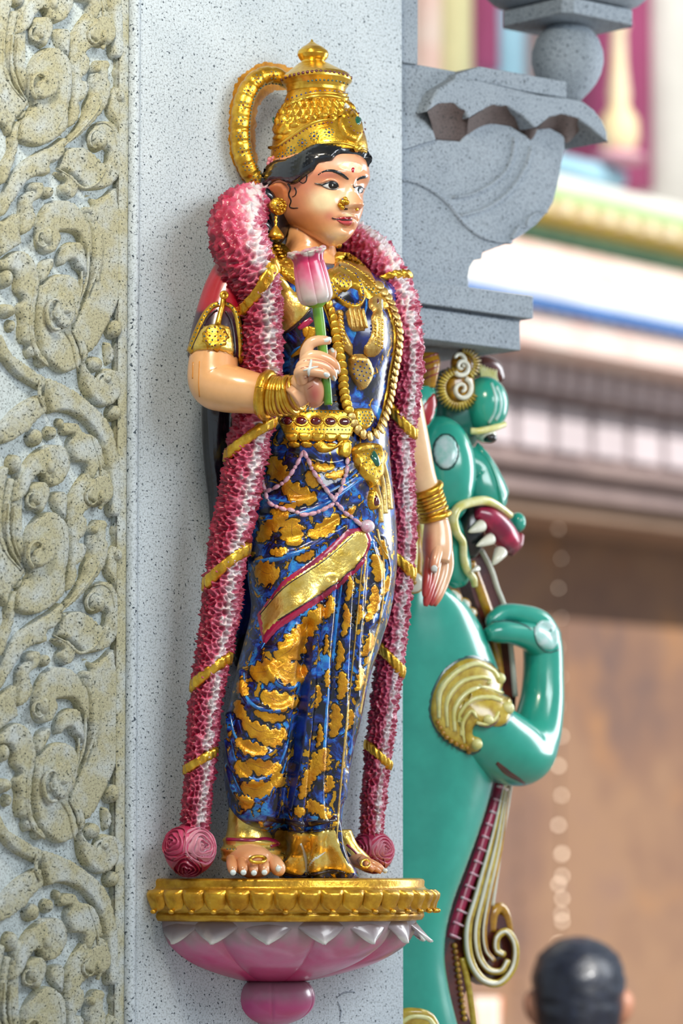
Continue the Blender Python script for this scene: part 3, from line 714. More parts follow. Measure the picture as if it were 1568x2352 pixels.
# ------------------------------------------------------------------ the statue
st = thing('goddess_statue', 'painted statue of a crowned woman in blue and gold sari with pink garland', 'statue', P(690, 2012, 120))
rnd = random.Random(5)
def lerp(a, b, t): return a + (b - a) * t
def mixc(cols, t):
    """piecewise colour ramp, t (N,), cols [(pos,hex)]"""
    xs = [c[0] for c in cols]; L = np.array([lin(c[1]) for c in cols])
    return np.stack([np.interp(t, xs, L[:, k]) for k in range(3)], -1)
def bump_lines(V, N, lines, facing=True):
    """carve folds: ridges (h>0) and grooves (h<0) along traced lines"""
    q = proj(V); D = np.zeros(len(V))
    fr = ((CAM - V) * N).sum(1) > 0 if facing else np.ones(len(V), bool)
    for pts, wd, h in lines:
        p = cr(pts, 40); sub = np.where(fr & (q[:, 0] > p[:, 0].min() - 3 * wd) & (q[:, 0] < p[:, 0].max() + 3 * wd)
                                        & (q[:, 1] > p[:, 1].min() - 3 * wd) & (q[:, 1] < p[:, 1].max() + 3 * wd))[0]
        d = np.full(len(sub), 1e9)
        for i in range(len(p) - 1):
            ab = p[i + 1] - p[i]; t = np.clip(((q[sub] - p[i]) @ ab) / (ab @ ab + 1e-9), 0, 1)
            d = np.minimum(d, np.linalg.norm(q[sub] - p[i] - t[:, None] * ab, axis=1))
        D[sub] += h * np.exp(-(d / wd) ** 2)
    return V + N * (D * S)[:, None]

# ---- sari cloth material: blue brushwork, gilded sprigs with dark outlines
def sari_mat(name='sari_cloth', sh=0.0, gd=0.0):
    t = NT(name)
    n1 = t.noise(30, 4, 0.6, 1.2)
    c = t.ramp(n1, [(0.38 + sh, lin('#050818')), (0.47 + sh, lin('#0a1c66')), (0.54 + sh, lin('#1450b4')), (0.63 + sh, lin('#2f94d8')), (0.69 + sh, lin('#0c2a7c'))])
    n2 = t.noise(40, 3, 0.55, 1.8)
    c = t.mix(t.ramp(n2, [(0.515 + gd, W3(0)), (0.53 + gd, W3(1))]), c, lin('#06060c'))
    g = t.ramp(n2, [(0.57 + gd, W3(0)), (0.585 + gd, W3(1))])
    c = t.mix(g, c, lin('#d8a01c'))
    mm = t.n('ShaderNodeMath', operation='MULTIPLY'); t.l(g, mm.inputs[0]); mm.inputs[1].default_value = 0.7
    t.bump(t.noise(140, 3), 0.2, 0.002)
    t.l(mm.outputs[0], t.b.inputs['Metallic'])
    return t.set(Base_Color=c, Roughness=0.27, Coat_Weight=0.5, Coat_Roughness=0.1)
MT['sari'] = sari_mat('sari_cloth', 0.025, 0.03); MT['sari_dark'] = sari_mat('blouse_cloth', 0.07, 0.07)
MT['blue'] = enamel('blue_paint', '#2d92dc', 0.25, 0.1, 0.1, 0.5, '#123f9c', 60)
MT['navy'] = enamel('navy_paint', '#0c2274', 0.25, 0.1, 0.1, 0.6, '#050a2a', 40)
MT['ochre2'] = enamel('ochre_brown', '#8a4a10', 0.4, 0.1, 0.1, 0.2)
MT['leaf_gold'] = gold_mat('leaf_gold', '#dda21e', '#c07a12', 0.34, 0.6, 0.5, 160)

# ---- torso
V, F = loft([(600,680,786,112,46),(618,612,850,124,78),(642,562,905,138,100),(700,576,905,145,112),(780,602,905,150,120),(850,622,900,150,116),(920,640,886,150,108),(965,640,886,150,108)], 110, 110, 2.2)
N = normals(V, F)
V = bump_lines(V, N, [([(690,720),(690,760)], 60, 34), ([(840,745),(842,775)], 55, 34), ([(765,700),(770,800)], 26, -14)])
torso = mk('blouse', (V, F), MT['sari_dark'], st); target('torso', (V, F))
# ---- skirt of the sari
V, F = loft([(935,638,884,150,108),(1000,612,890,150,116),(1060,600,893,150,122),(1150,588,902,150,128),(1250,577,908,150,130),(1330,575,904,150,128),(1400,582,893,150,122),(1480,566,868,150,118),(1560,546,842,150,112),(1640,531,826,148,108),(1740,525,802,145,104),(1830,534,786,140,100),(1880,552,780,140,96),(1915,596,780,140,92),(1950,632,790,142,92),(1985,640,802,146,92),(2008,644,818,146,92),(2016,644,820,146,92)], 420, 260, 2.2)
N = normals(V, F)
folds = [([(700,1410),(650,1520),(606,1640),(588,1750),(588,1850)], 52, 26),
    ([(760,1340),(745,1500),(738,1650),(730,1800),(735,1900),(725,2000)], 13, 15), ([(800,1330),(790,1500),(783,1650),(772,1800),(762,1900),(775,2000)], 11, 15),
    ([(830,1290),(815,1500),(798,1700),(782,1830)], 9, 12), ([(722,1400),(712,1600),(697,1750),(685,1880),(668,1990)], 11, 13),
    ([(740,1360),(728,1600),(715,1780),(705,1920)], 8, -10), ([(780,1340),(768,1560),(756,1760),(745,1930)], 8, -10), ([(815,1310),(802,1560),(790,1760)], 6, -8),
    ([(704,1440),(692,1580),(676,1720),(655,1860),(640,1960)], 15, -30),
    ([(560,1545),(566,1600),(600,1630),(648,1631),(678,1598),(692,1560)], 8, 10), ([(619,1540),(636,1572),(669,1581),(703,1545)], 8, 10),
    ([(528,1640),(540,1690),(580,1735),(620,1730),(652,1685),(668,1630)], 8, 10), ([(528,1700),(545,1755),(585,1790),(630,1770),(658,1715)], 8, 10),
    ([(531,1760),(555,1815),(600,1832),(640,1790),(655,1755)], 8, 9), ([(585,1480),(620,1500),(670,1490),(715,1430)], 9, 7),
    ([(600,1195),(680,1182),(760,1150),(860,1080)], 9, 8), ([(590,1290),(690,1268),(790,1210)], 9, 8), ([(610,1145),(700,1152),(800,1105),(870,1040)], 9, 7),
    ([(600,1240),(700,1225),(800,1180)], 7, -7), ([(850,1250),(868,1330),(850,1430)], 9, 9), ([(875,1240),(890,1320),(868,1420)], 7, 9), ([(840,1420),(838,1500),(815,1600)], 9, 9),
    ([(690,1895),(684,1960),(660,2008)], 10, 12), ([(752,1890),(766,1950),(800,2008)], 12, 18), ([(720,1895),(706,1960),(702,2012)], 9, -16), ([(720,1060),(740,1130),(745,1190)], 22, 6), ([(650,1030),(760,1060),(850,1030)], 10, -6)]
V = bump_lines(V, N, folds)
zz = proj(V)
sari = mk('sari', (V, F), MT['sari'], st); target('sari', (V, F))
BODY = ('torso', 'sari')

def leafpoly(cx, cy, L, Wd, ang, lobes=4, amp=0.34):
    t = np.linspace(0, 1, 22); a = math.radians(ang)
    hw = Wd / 2 * np.sin(math.pi * np.clip(t, 0.0, 1)) ** 0.45 * (1 - amp + amp * 1.7 * np.abs(np.sin(lobes * math.pi * t)) ** 0.7)
    x = (t - 0.5) * L
    X = np.r_[x, x[::-1]]; Y = np.r_[hw, -hw[::-1]] + 0.10 * L * np.sin(np.r_[t, t[::-1]] * 3)
    return np.stack([cx + X * math.cos(a) - Y * math.sin(a), cy + X * math.sin(a) + Y * math.cos(a)], -1)
leaves = [(640,1075,66,44,50),(688,1128,92,46,25),(738,1068,66,22,5),(772,1085,60,22,-15),(718,1100,46,30,60),(628,1195,84,34,-38),(676,1222,70,52,80),(742,1206,92,36,-35),(604,1222,56,34,-60),(614,1312,62,56,20),(650,1165,70,24,-20),(800,1175,46,18,-40),(640,1265,44,24,-10),(700,1275,50,22,-25),
    (664,1482,96,58,-52),(700,1436,84,42,-58),(608,1536,76,54,-20),(668,1538,84,56,8),(642,1602,96,44,8),(596,1672,90,38,22),(578,1712,84,34,18),(606,1756,88,38,8),(560,1765,50,36,40),(590,1806,80,42,0),(628,1690,70,40,-20),(556,1632,60,26,62),(724,1414,64,30,-65),(752,1394,60,24,-75),(560,1580,44,30,70),(620,1640,80,24,10),(640,1790,40,40,60),(566,1840,40,34,20),
    (798,1350,70,18,-84),(788,1425,84,20,-86),(775,1505,74,20,-86),(746,1480,50,14,-85),(781,1575,70,26,-86),(764,1655,84,30,-86),(726,1600,60,16,-84),(716,1762,76,30,-80),(746,1745,60,38,90),(696,1802,74,26,-78),(722,1850,42,34,30),(688,1862,30,30,0),(748,1866,44,30,60),(756,1560,50,16,90),(730,1690,60,16,-84),(752,1800,44,26,-80),
    (850,1385,92,26,-78),(862,1305,70,30,-100),(842,1480,62,24,-70),(822,1560,62,22,-80),(800,1652,52,20,-80),(884,1262,50,22,75),(882,1345,56,18,-70),(822,1412,50,20,-80),(660,1345,50,20,-35)]
for cx, cy, L, Wd, an in leaves:
    o = patch('leaf_outline', leafpoly(cx, cy, L + 8, Wd + 9, an), MT['black'], sari, 'sari', 0.7, 5, 2, 0.6)
    patch('leaf_motif', leafpoly(cx, cy, L, Wd, an), MT['leaf_gold'], sari, 'sari', 1.8, 4.5, 3, 0.3, fn=None)
    a = math.radians(an); dx, dy = math.cos(a) * L * 0.36, math.sin(a) * L * 0.36
    if Wd > 34: ribbon('leaf_vein', [(cx - dx, cy - dy), (cx - dy * 0.25, cy + dx * 0.25), (cx + dx * 0.5, cy + dy * 0.5)], [1, 4, 1], 0.6, MT['ochre2'], sari, 'sari', k=3, off=1.5, sink=0.3)
for pts, wd in (([(560,1545),(566,1600),(600,1630),(648,1631),(678,1598),(692,1560)], 9), ([(619,1540),(636,1572),(669,1581),(703,1545)], 9), ([(528,1640),(540,1690),(580,1735)], 6), ([(530,1700),(545,1755),(585,1790),(630,1770),(658,1715),(672,1640)], 6),
                ([(533,1775),(555,1818),(600,1834),(640,1792),(660,1740)], 6), ([(600,1195),(680,1182),(760,1150),(850,1085)], 8), ([(610,1145),(700,1152),(790,1110)], 8), ([(585,1290),(640,1282),(700,1262)], 14), ([(730,1340),(700,1420),(680,1440)], 6),
                ([(786,1330),(772,1430),(765,1520)], 8), ([(757,1560),(748,1680),(742,1760)], 10), ([(745,1840),(742,1890)], 16), ([(800,1100),(850,1050)], 7), ([(870,1240),(888,1300),(882,1340)], 7), ([(690,1370),(640,1420),(600,1490)], 5)):
    ribbon('blue_stroke', pts, [wd * 0.4, wd, wd, wd * 0.4], 0.8, MT['blue'], sari, 'sari', k=5, sink=0.4)
ribbon('navy_stroke', [(716,1400),(704,1560),(686,1720),(664,1860)], [10,24,26,14], 0.6, MT['navy'], sari, 'sari', k=5, sink=0.4)
for pts in ([(832,1290),(820,1420),(806,1560),(790,1720),(778,1850),(772,1960)], [(846,1230),(838,1300),(833,1340)], [(866,1215),(880,1290),(876,1400),(848,1520),(826,1640)], [(858,1230),(890,1280)]):
    ribbon('pleat_edge', pts, 4.5, 2.5, MT['gold_dull'], sari, 'sari', k=5)
# sash
sash_up = [(596,1406),(652,1341),(737,1282),(804,1223),(838,1217)]; sash_lo = [(604,1471),(636,1434),(720,1379),(779,1337),(833,1286),(848,1240)]
SASH=([(588,1412),(648,1333),(733,1273),(800,1214),(842,1208),(856,1238),(838,1296),(783,1348),(724,1391),(640,1446),(604,1486)], 0)
patch('sash_border', SASH[0], MT['magenta'], sari, 'sari', 3, 6, 4, 1, False)
patch('sash', list(cr(sash_up, 24)) + list(cr(sash_lo, 24))[::-1], MT['gold_sash'], sari, 'sari', 5, 6, 4, 1, False)
for p in (sash_up[:-1], sash_lo[1:-1]):
    q = [(x + (4 if p is not sash_lo[1:-1] else 0), y + (7 if p[0] == sash_up[0] else -7)) for x, y in p]
    ribbon('sash_line', q, 2.5, 0.8, MT['plum'], sari, 'sari', k=3, off=5, sink=0)
# gold hems
patch('hem', [(634,1908),(690,1912),(760,1905),(772,1910),(790,1965),(816,1998),(806,2008),(762,1998),(728,2005),(690,2012),(650,2002),(632,1960)], MT['gold_sash'], sari, 'sari', 4, 6, 8, 1)
ribbon('hem_line', [(612,1880),(660,1888),(710,1893),(772,1880)], 14, 2, MT['plum'], sari, 'sari', k=5)
ribbon('hem_line', [(640,1903),(700,1910),(772,1898)], 3, 5, MT['plum'], sari, 'sari', k=3)
ribbon('paint_chip', [(688,1935),(700,1970),(702,2005)], [6,14,6], 5, MT['white'], sari, 'sari', k=5)
ribbon('paint_chip', [(745,1955),(718,1980),(704,2008)], [4,14,8], 5, MT['white'], sari, 'sari', k=5)
ribbon('hem_edge', [(640,2004),(690,2014),(728,2006),(762,2000),(790,2002)], 5, 4, MT['plum'], sari, 'sari', k=5)
# near ankle wrapped in gold, far ankle
V, F = loft([(1838,531,640,118,42),(1870,527,624,118,42),(1905,524,616,118,44),(1935,517,628,122,48),(1960,512,640,126,52),(1976,514,648,130,54)], 40, 60, 2.2)
V = bump_lines(V, normals(V, F), [([(518,1930),(580,1934),(632,1938)], 5, 7), ([(514,1952),(580,1958),(640,1955)], 6, 7), ([(514,1972),(580,1976),(645,1970)], 4, 7)])
ank = mk('ankle_drape', (V, F), MT['gold_sash'], st); target('ank', (V, F))
ribbon('hem_line', [(520,1928),(575,1930),(612,1926),(640,1938),(622,1944)], 8, 2.5, MT['magenta'], ank, 'ank', k=5)
ribbon('hem_line', [(530,1848),(575,1862),(618,1868)], 9, 2.5, MT['magenta'], ank, 'ank', k=5)
studs('hem_stones', [(x, 1950 + (x - 515) * 0.02) for x in range(522, 634, 7)], 2.2, MT['stone_teal'], ank, 'ank')
ribbon('hem_line', [(640,1958),(668,1975),(690,1985)], 8, 3, MT['gold_sash'], st, 120.0, k=5)
V, F = loft([(1905,770,806,110,16),(1940,775,822,120,24),(1970,790,850,130,28),(1992,806,862,135,30)], 24, 40)
fa = mk('ankle_drape', (V, F), MT['gold_sash'], st); target('fank', (V, F))
ribbon('hem_line', [(782,1945),(802,1965),(816,1990)], 9, 2, MT['plum'], fa, 'fank', k=5)
ribbon('hem_line', [(796,1940),(818,1960),(832,1988)], 6, 2, MT['magenta'], fa, 'fank', k=5)

# ---- feet
def paintskin(V, base='#d08a54', hi='#e2b27e', k=0.012):
    n = vnoise(V / (90 * S) + 3.1)
    return mixc([(0, base), (1, hi)], np.clip(n * 1.4 - 0.2, 0, 1))
def foot(name, toes, sole):
    vfs = [ptube(sole, 24, 20, 0.75, up=(0, 0, 1))] + [ptube(t, 12, 12) for t in toes]
    V, F = join(*vfs)
    return mk(name, (V, F), MT['skin'], st, col=paintskin(V, '#d08a58', '#e8b48a'))
foot('foot', [[(530,1972,150,11),(532,1984,185,13),(534,1998,205,11),(535,2006,212,5)], [(554,1972,160,11),(556,1984,195,13),(558,1998,215,11),(560,2007,222,5)],
    [(578,1972,165,11),(580,1984,200,13),(582,1999,222,11),(584,2008,229,5)], [(600,1972,170,12),(604,1984,205,14),(607,1999,228,12),(609,2008,235,5)], [(622,1974,175,15),(632,1984,210,18),(640,1998,232,17),(643,2008,240,8)]],
    [(545,1960,110,36),(570,1972,150,50),(590,1985,190,48),(600,1992,205,30)])
for x, y in ((535,2004),(559,2004),(583,2005),(607,2004),(641,1996)):
    mk('toenail', ball(P(x, y, 240), 8.5 if x < 630 else 11, 12, 8, (1, 0.5, 0.8)), MT['nail'], st)
foot('foot', [[(840,1976,180,9),(856,1984,200,9),(870,1992,212,9),(880,1999,218,6)], [(846,1986,188,8),(862,1994,208,8),(876,2004,218,5)], [(828,1976,170,10),(845,1988,200,9),(858,2000,210,6)]],
    [(806,1966,120,20),(830,1980,160,22),(856,1990,195,16),(872,1996,206,10)])
mk('toenail', ball(P(884, 2000, 226), 6, 12, 8), MT['nail'], st)
mk('toe_ring', tube(P(*np.array([(592+18*math.cos(a), 1976+7*math.sin(a)-2, 222+10*math.sin(a)) for a in np.linspace(0, 2*math.pi, 20)]).T), 4, 8, False), MT['gold'], st)
mk('toe_ring', tube(P(*np.array([(838+10*math.cos(a), 1984+9*math.sin(a), 204+8*math.sin(a)) for a in np.linspace(0, 2*math.pi, 20)]).T), 3.5, 8, False), MT['gold'], st)
# ---- long hair falling behind and blue-black painted edges on the pillar
V, F = loft([(560,500,600,80,55),(640,488,600,75,60),(800,474,600,60,50),(940,464,600,46,40),(1050,468,600,40,36),(1160,480,590,34,32),(1250,486,560,28,24),(1290,494,530,16,10)], 120, 60)
V = bump_lines(V, normals(V, F), [([(478 + k * 11, 930), (484 + k * 9, 1060), (492 + k * 7, 1180), (500 + k * 4, 1275)], 4, 5) for k in range(6)])
mk('long_hair', (V, F), MT['hair'], st)
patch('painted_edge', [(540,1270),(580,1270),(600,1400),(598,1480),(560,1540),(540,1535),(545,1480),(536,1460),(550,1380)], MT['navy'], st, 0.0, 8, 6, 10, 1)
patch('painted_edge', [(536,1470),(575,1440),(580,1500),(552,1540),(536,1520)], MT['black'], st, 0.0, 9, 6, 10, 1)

# ---- head
HN = 133.0; HX = 716.0
ys = np.linspace(318, 561, 190); NCc = 220
key = np.array([ # py, front, back, lateral
 (318,96,-84,76),(340,118,-90,86),(358,138,-94,94),(370,144,-96,98),(390,147,-98,102),(410,145,-100,101),(428,137,-102,96),(445,134,-104,90),(470,134,-95,80),(490,133,-70,72),(505,132,-45,63),(518,128,-18,55),(530,121,5,47),(540,113,25,38),(549,101,42,29),(556,87,55,21),(561,77,66,11)], float)
fr, bk, A = [hermite(key[:, 0], key[:, k], ys) for k in (1, 2, 3)]
axis = P(HX, 450, HN); ux = axis[0] / S
zrow = P(np.full(len(ys), 790.0), ys, np.full(len(ys), HN + 110.0))[:, 2]
t = np.linspace(0, 2 * math.pi, NCc, endpoint=False)
pw = 2.3
cc = np.sign(np.cos(t)) * np.abs(np.cos(t)) ** (2 / pw); ss = np.sign(np.sin(t)) * np.abs(np.sin(t)) ** (2 / pw)
cn = (fr + bk) / 2; hn = (fr - bk) / 2
lat = A[:, None] * cc[None, :]; fwd = cn[:, None] + hn[:, None] * ss[None, :]
PYg = np.repeat(ys[:, None], NCc, 1); front = np.clip(np.repeat(ss[None, :], len(ys), 0), 0, 1) ** 0.5
def G(x0, y0, rx, ry, h, both=True):
    g = np.exp(-((lat - x0) / rx) ** 2 - ((PYg - y0) / ry) ** 2)
    if both and x0: g = g + np.exp(-((lat + x0) / rx) ** 2 - ((PYg - y0) / ry) ** 2)
    return h * g
nh = np.interp(ys, [402, 415, 428, 445, 460, 470, 477, 483, 488, 493], [0, 3, 6, 16, 28, 36, 37, 30, 12, 0])[:, None]
nw = np.interp(ys, [402, 428, 445, 460, 475, 490], [10, 9, 10, 13, 17, 17])[:, None]
d = nh * np.exp(-np.abs(lat / nw) ** 2.2)
d = d + G(17, 476, 9, 9, 13) + G(46, 430, 26, 15, -11) + G(47, 429, 19, 9, 10) + G(44, 404, 30, 9, 5)
d = d + G(0, 500, 20, 5.5, 9) + G(0, 513, 17, 6.5, 10) + G(0, 505.5, 24, 2.4, -5) + G(0, 525, 22, 6, -6) + G(0, 542, 20, 11, 8)
d = d + G(58, 476, 26, 24, 8) + G(27, 505, 6, 7, -4) + G(0, 491, 4, 6, -3)
fwd = fwd + d * front
R = axis[None, None, :] + S * (lat[..., None] * UX + fwd[..., None] * NV)
R[..., 2] = zrow[:, None]
hV, hF = rings(R)
q = proj(hV)
def blob(x, y, rx, ry): return np.exp(-((q[:, 0] - x) / rx) ** 2 - ((q[:, 1] - y) / ry) ** 2)
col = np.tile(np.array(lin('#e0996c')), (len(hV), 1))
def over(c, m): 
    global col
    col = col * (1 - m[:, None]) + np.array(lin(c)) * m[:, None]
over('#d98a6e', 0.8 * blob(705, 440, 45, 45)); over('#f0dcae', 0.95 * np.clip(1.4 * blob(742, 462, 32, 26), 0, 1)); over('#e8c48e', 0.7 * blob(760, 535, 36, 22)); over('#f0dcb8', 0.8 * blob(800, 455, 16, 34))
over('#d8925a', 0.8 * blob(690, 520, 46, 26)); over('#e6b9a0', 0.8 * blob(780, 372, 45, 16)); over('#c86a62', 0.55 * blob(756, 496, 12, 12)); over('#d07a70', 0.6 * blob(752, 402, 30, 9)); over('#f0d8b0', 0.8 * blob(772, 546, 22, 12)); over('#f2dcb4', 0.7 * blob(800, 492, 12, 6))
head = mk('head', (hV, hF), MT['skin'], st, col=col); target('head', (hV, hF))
# neck
nV, nF = ptube([(722,470,100,56),(716,520,112,56),(712,560,120,57),(714,600,128,64),(716,640,130,80)], 40, 40)
nV = bump_lines(nV, normals(nV, nF), [([(655,538),(700,562),(750,568)], 3, -3), ([(655,552),(700,578),(755,585)], 3, -3)])
mk('neck', (nV, nF), MT['skin'], st, col=paintskin(nV, '#e0975a', '#ecb884')); target('neck', (nV, nF))
KF = 4.9
def fc(pts): return [(580 + x / KF, 300 + y / KF) for x, y in pts]
def fpatch(name, pts, m, h=0.8, off=0.0, g=2.5, prof=2.5, tg='head', sm=True): return patch(name, fc(pts), MT[m], head, tg, h, g, prof, 0.4, sm, None, off)
def fline(name, pts, w, m, h=0.8, off=0.0, tg='head'): return mk(name, ribbonVF(fc(pts), w, h, tg, k=5, g=3, sink=0.3, off=off), MT[m], head)
fpatch('ash_mark', [(960,400),(1010,350),(1100,345),(1200,370),(1250,420),(1200,480),(1100,465),(1010,440)], 'ash', 0.6)
fpatch('bindi', [(1105,440),(1118,415),(1140,415),(1150,440),(1140,468),(1118,468)], 'bindi', 2.2, 0.4)
fpatch('eye_white', [(775,617),(830,588),(890,576),(945,600),(966,640),(930,662),(860,655)], 'eye', 1.6)
fpatch('iris', [(852,614),(868,584),(910,576),(948,602),(956,636),(922,656),(878,652)], 'black', 0.8, 2.4)
fpatch('eye_glint', [(890,604),(898,598),(904,608),(898,620),(891,616)], 'white', 0.6, 3.6, 1.5)
fline('eyelash', [(695,588),(745,602),(790,606),(835,588),(890,575),(945,592),(964,632)], [1,4,3.6,3.4,3.4,3,2], 'brow', 1.0, 2.0)
fline('lower_lash', [(770,614),(850,657),(930,665),(962,645)], [1.2,1.2,1.6,1], 'brow', 0.6, 1.3)
fline('eyelid', [(770,585),(830,560),(895,552),(945,575),(965,610)], [2,6,7,6,2], 'lid', 3.0)
fpatch('eyebrow', [(712,532),(740,485),(800,448),(870,432),(950,445),(1020,482),(1070,525),(1085,548),(1060,556),(1000,518),(930,482),(860,466),(790,475),(745,505)], 'brow', 1.6)
fpatch('eyebrow', [(1145,585),(1185,535),(1235,508),(1290,508),(1300,525),(1260,542),(1210,552),(1175,572)], 'brow', 1.6)
fpatch('eye_white', [(1137,650),(1165,632),(1210,632),(1245,652),(1232,690),(1190,706),(1150,695)], 'eye', 1.6)
fpatch('iris', [(1172,670),(1184,638),(1218,636),(1236,664),(1226,698),(1192,704)], 'black', 0.8, 2.4)
fpatch('eye_glint', [(1190,658),(1196,654),(1200,662),(1196,670),(1191,667)], 'white', 0.6, 3.6, 1.5)
fline('eyelash', [(1128,612),(1140,645),(1175,630),(1215,630),(1252,655)], [1.6,3,3.2,3.2,1.6], 'brow', 1.0, 2.0)
fpatch('upper_lip', [(893,982),(930,985),(980,978),(1030,968),(1062,974),(1095,968),(1120,985),(1128,1008),(1090,1004),(1030,1000),(960,1002),(915,995)], 'lip', 3.0, 0, 2.5, 4)
fpatch('lower_lip', [(925,1000),(1000,1008),(1070,1012),(1122,1012),(1115,1048),(1075,1078),(1025,1066),(975,1036)], 'lip2', 4.5, 0, 2.5, 6)
fline('lip_line', [(890,980),(920,992),(980,1004),(1050,1008),(1118,1010)], [3,2,1.8,1.8,1.2], 'plum', 0.6, 2.2)
fpatch('nostril', [(1010,880),(1045,868),(1080,880),(1060,896),(1025,896)], 'plum', 0.5, 0.3, 2)
for x, y in ((1020, 808), (985, 838), (1062, 812), (1010, 862), (1040, 780)):
    W_, N_ = hits(*np.array(fc([(x, y)])).T, 'head'); mk('nose_stud', ball(W_[0] + N_[0] * 2 * S, 6.5 if (x, y) != (1020, 808) else 9, 12, 8), MT['gold'], head)
W_, N_ = hits(*np.array(fc([(1018, 800)])).T, 'head'); mk('nose_stone', ball(W_[0] + N_[0] * 9 * S, 2.6, 10, 6), MT['sapphire'], head)
W_, N_ = hits(*np.array(fc([(1172, 880)])).T, 'head'); mk('nose_ring', ball(W_[0] + N_[0] * 1 * S, 4.5, 10, 6), MT['gold'], head)
for pts in ([(395,595),(425,650),(405,720),(432,790),(415,850),(450,872),(512,868)], [(470,640),(490,680),(480,725),(445,745)], [(612,500),(602,565),(565,592),(528,572)], [(500,560),(440,600),(400,600)]):
    fline('hair_tendril', pts, [5,3.5,2] if len(pts) > 4 else [3.5,3,1.5], 'brow', 1.6)
# hair over the brow
gr = lambda v, dd: 1.6 * np.sin((v[:, 1] * 0.9 + v[:, 0] * 0.35 + 5 * np.sin(v[:, 0] * 0.09)) * 0.75) * np.clip(dd / 5, 0, 1)
patch('front_hair', fc([(105,560),(140,480),(180,400),(270,340),(390,320),(530,260),(660,190),(800,140),(930,130),(1050,160),(1100,190),(1180,200),(1265,245),(1310,300),(1322,360),(1300,415),(1275,340),(1220,292),(1150,268),(1000,265),(935,290),(885,340),(760,362),(722,395),(690,445),(610,505),(480,606),(380,582),(300,560),(225,590),(185,650),(190,720),(130,700)]), MT['hair'], head, 'head', 13, 4, 10, 1, True, gr)
patch('ear', fc([(183,650),(222,600),(300,575),(372,600),(400,660),(405,780),(385,850),(300,860),(230,780),(190,710)]), MT['earskin'], head, 'head', 9, 4, 6, 1)
mk('hair_bun', ball(P(620, 500, 72), 54, 32, 20, (0.9, 0.8, 1.35)), MT['hair'], st)
for pts in ([(585,452,95,12),(600,444,110,14),(618,452,120,14),(628,480,118,10)], [(590,470,100,12),(612,475,118,13),(626,510,112,12),(620,560,100,8)], [(594,500,96,10),(612,520,108,11),(640,552,104,10)]):
    mk('hair_lock', ptube(pts, 24, 10), MT['hair'], st)
# ------------------------------------------------------------------ crown
KC = 4.3556
def cc_(pts): return [(500 + x / KC, 80 + y / KC) for x, y in pts]
# rings of the crown about the head axis: (py, xl, xr); silhouettes traced
def crown_loft(rows, tilt=0.0, nr=80, nc=120, disp=None, oval=None):
    q_ = np.asarray(rows, float); y = np.linspace(0, 1, nr); s0 = np.linspace(0, 1, len(q_))
    py, xl, xr = [np.interp(y, s0, q_[:, k]) for k in range(3)]
    a_ = np.linspace(0, 2 * math.pi, nc, endpoint=False)
    kk = np.interp(y, [0, 1], oval) if oval else np.ones(nr)
    c = P((xl + xr) / 2, py, HN + (kk - 1) * 60); r = (xr - xl) / 2 / np.sqrt(cT ** 2 + (kk * sT) ** 2)
    dr = disp(y[:, None], a_[None, :]) if disp else 0
    rr = (r[:, None] + dr)[..., None] * S
    R = c[:, None, :] + rr * (np.cos(a_)[None, :, None] * UX + kk[:, None, None] * np.sin(a_)[None, :, None] * NV)
    return R
def fine(rows, k=6):
    q_ = np.asarray(rows, float); return cr(np.c_[q_[:, 1], q_[:, 0], q_[:, 2]], len(q_) * k)[:, [1, 0, 2]]
# bowl of the crown, brim rising to the front
def diamonds(y, a):
    u = a * 9.0; v = y * 8.5
    d1 = np.abs(((u + v) % 2) - 1); d2 = np.abs(((u - v) % 2) - 1)
    band = ((y > 0.20) & (y < 0.52))
    return np.where(band, 9 * np.minimum(np.minimum(d1, d2) * 1.6, 1) - 5, 0)
rows = [(212,660,792),(226,654,800),(240,650,808),(262,642,818),(286,632,828),(312,624,838),(335,620,843),(352,618,845),(372,620,845)]
R = crown_loft(fine(rows), nr=110, nc=260, disp=diamonds, oval=(1.0, 1.34))
# lower rim: shift the last third along z with angle so the brim rises over the forehead
a_ = np.linspace(0, 2 * math.pi, 260, endpoint=False); yy = np.linspace(0, 1, 110)
f = np.clip((yy - 0.45) / 0.55, 0, 1)[:, None]
fwdness = np.sin(a_)[None, :]
alpha = np.degrees(np.abs((a_ - math.pi / 2 + math.pi) % (2 * math.pi) - math.pi))
bpy_ = np.interp(alpha, [0, 30, 44, 66, 90, 125, 180], [339, 340, 344, 366, 396, 402, 402])
near = P(np.full(1, 731.0), np.full(1, 400.0), np.full(1, HN + 60))[0]
def z_at(xy, py):   # height at which a point at this plan position shows at row py
    z = 1.0
    for _ in range(6):
        q0 = np.array([xy[0], xy[1], z]) - CAM; z += (q0 @ (-Uv) + 0) * 0 + ((CY - py) / FPX * (q0 @ Fv) - q0 @ Uv) / Uv[2]
    return z
i0 = 50; zb = np.empty(260)
for j in range(260):
    jm = j if math.sin(a_[j] - TH) * 0 + math.cos(a_[j] - (math.pi / 2 + 0.0)) * 0 + math.cos(a_[j]) <= 0 else (130 - j) % 260
    zb[j] = z_at(R[-1, jm, :2], bpy_[j])
tz = np.clip((np.arange(110) - i0) / (109 - i0), 0, 1)[:, None]
R[i0:, :, 2] = (R[i0, :, 2][None, :] * (1 - tz) + zb[None, :] * tz)[i0:]
cV, cF = rings(R)
crown = mk('crown', (cV, cF), MT['gold'], st); target('crown', (cV, cF))
CR = ('crown', 'head')
cap = crown_loft([(90,715,717),(96,712,720),(102,704,729),(110,692,744),(118,684,753),(126,682,755),(134,686,752),(141,692,745),(145,690,748),(147,684,756),(156,674,773),(164,664,789),(171,655,803),(176,648,806),(181,642,809),(187,642,809),(193,648,804),(200,654,798),(206,657,794),(214,658,794)], nr=150, nc=90)
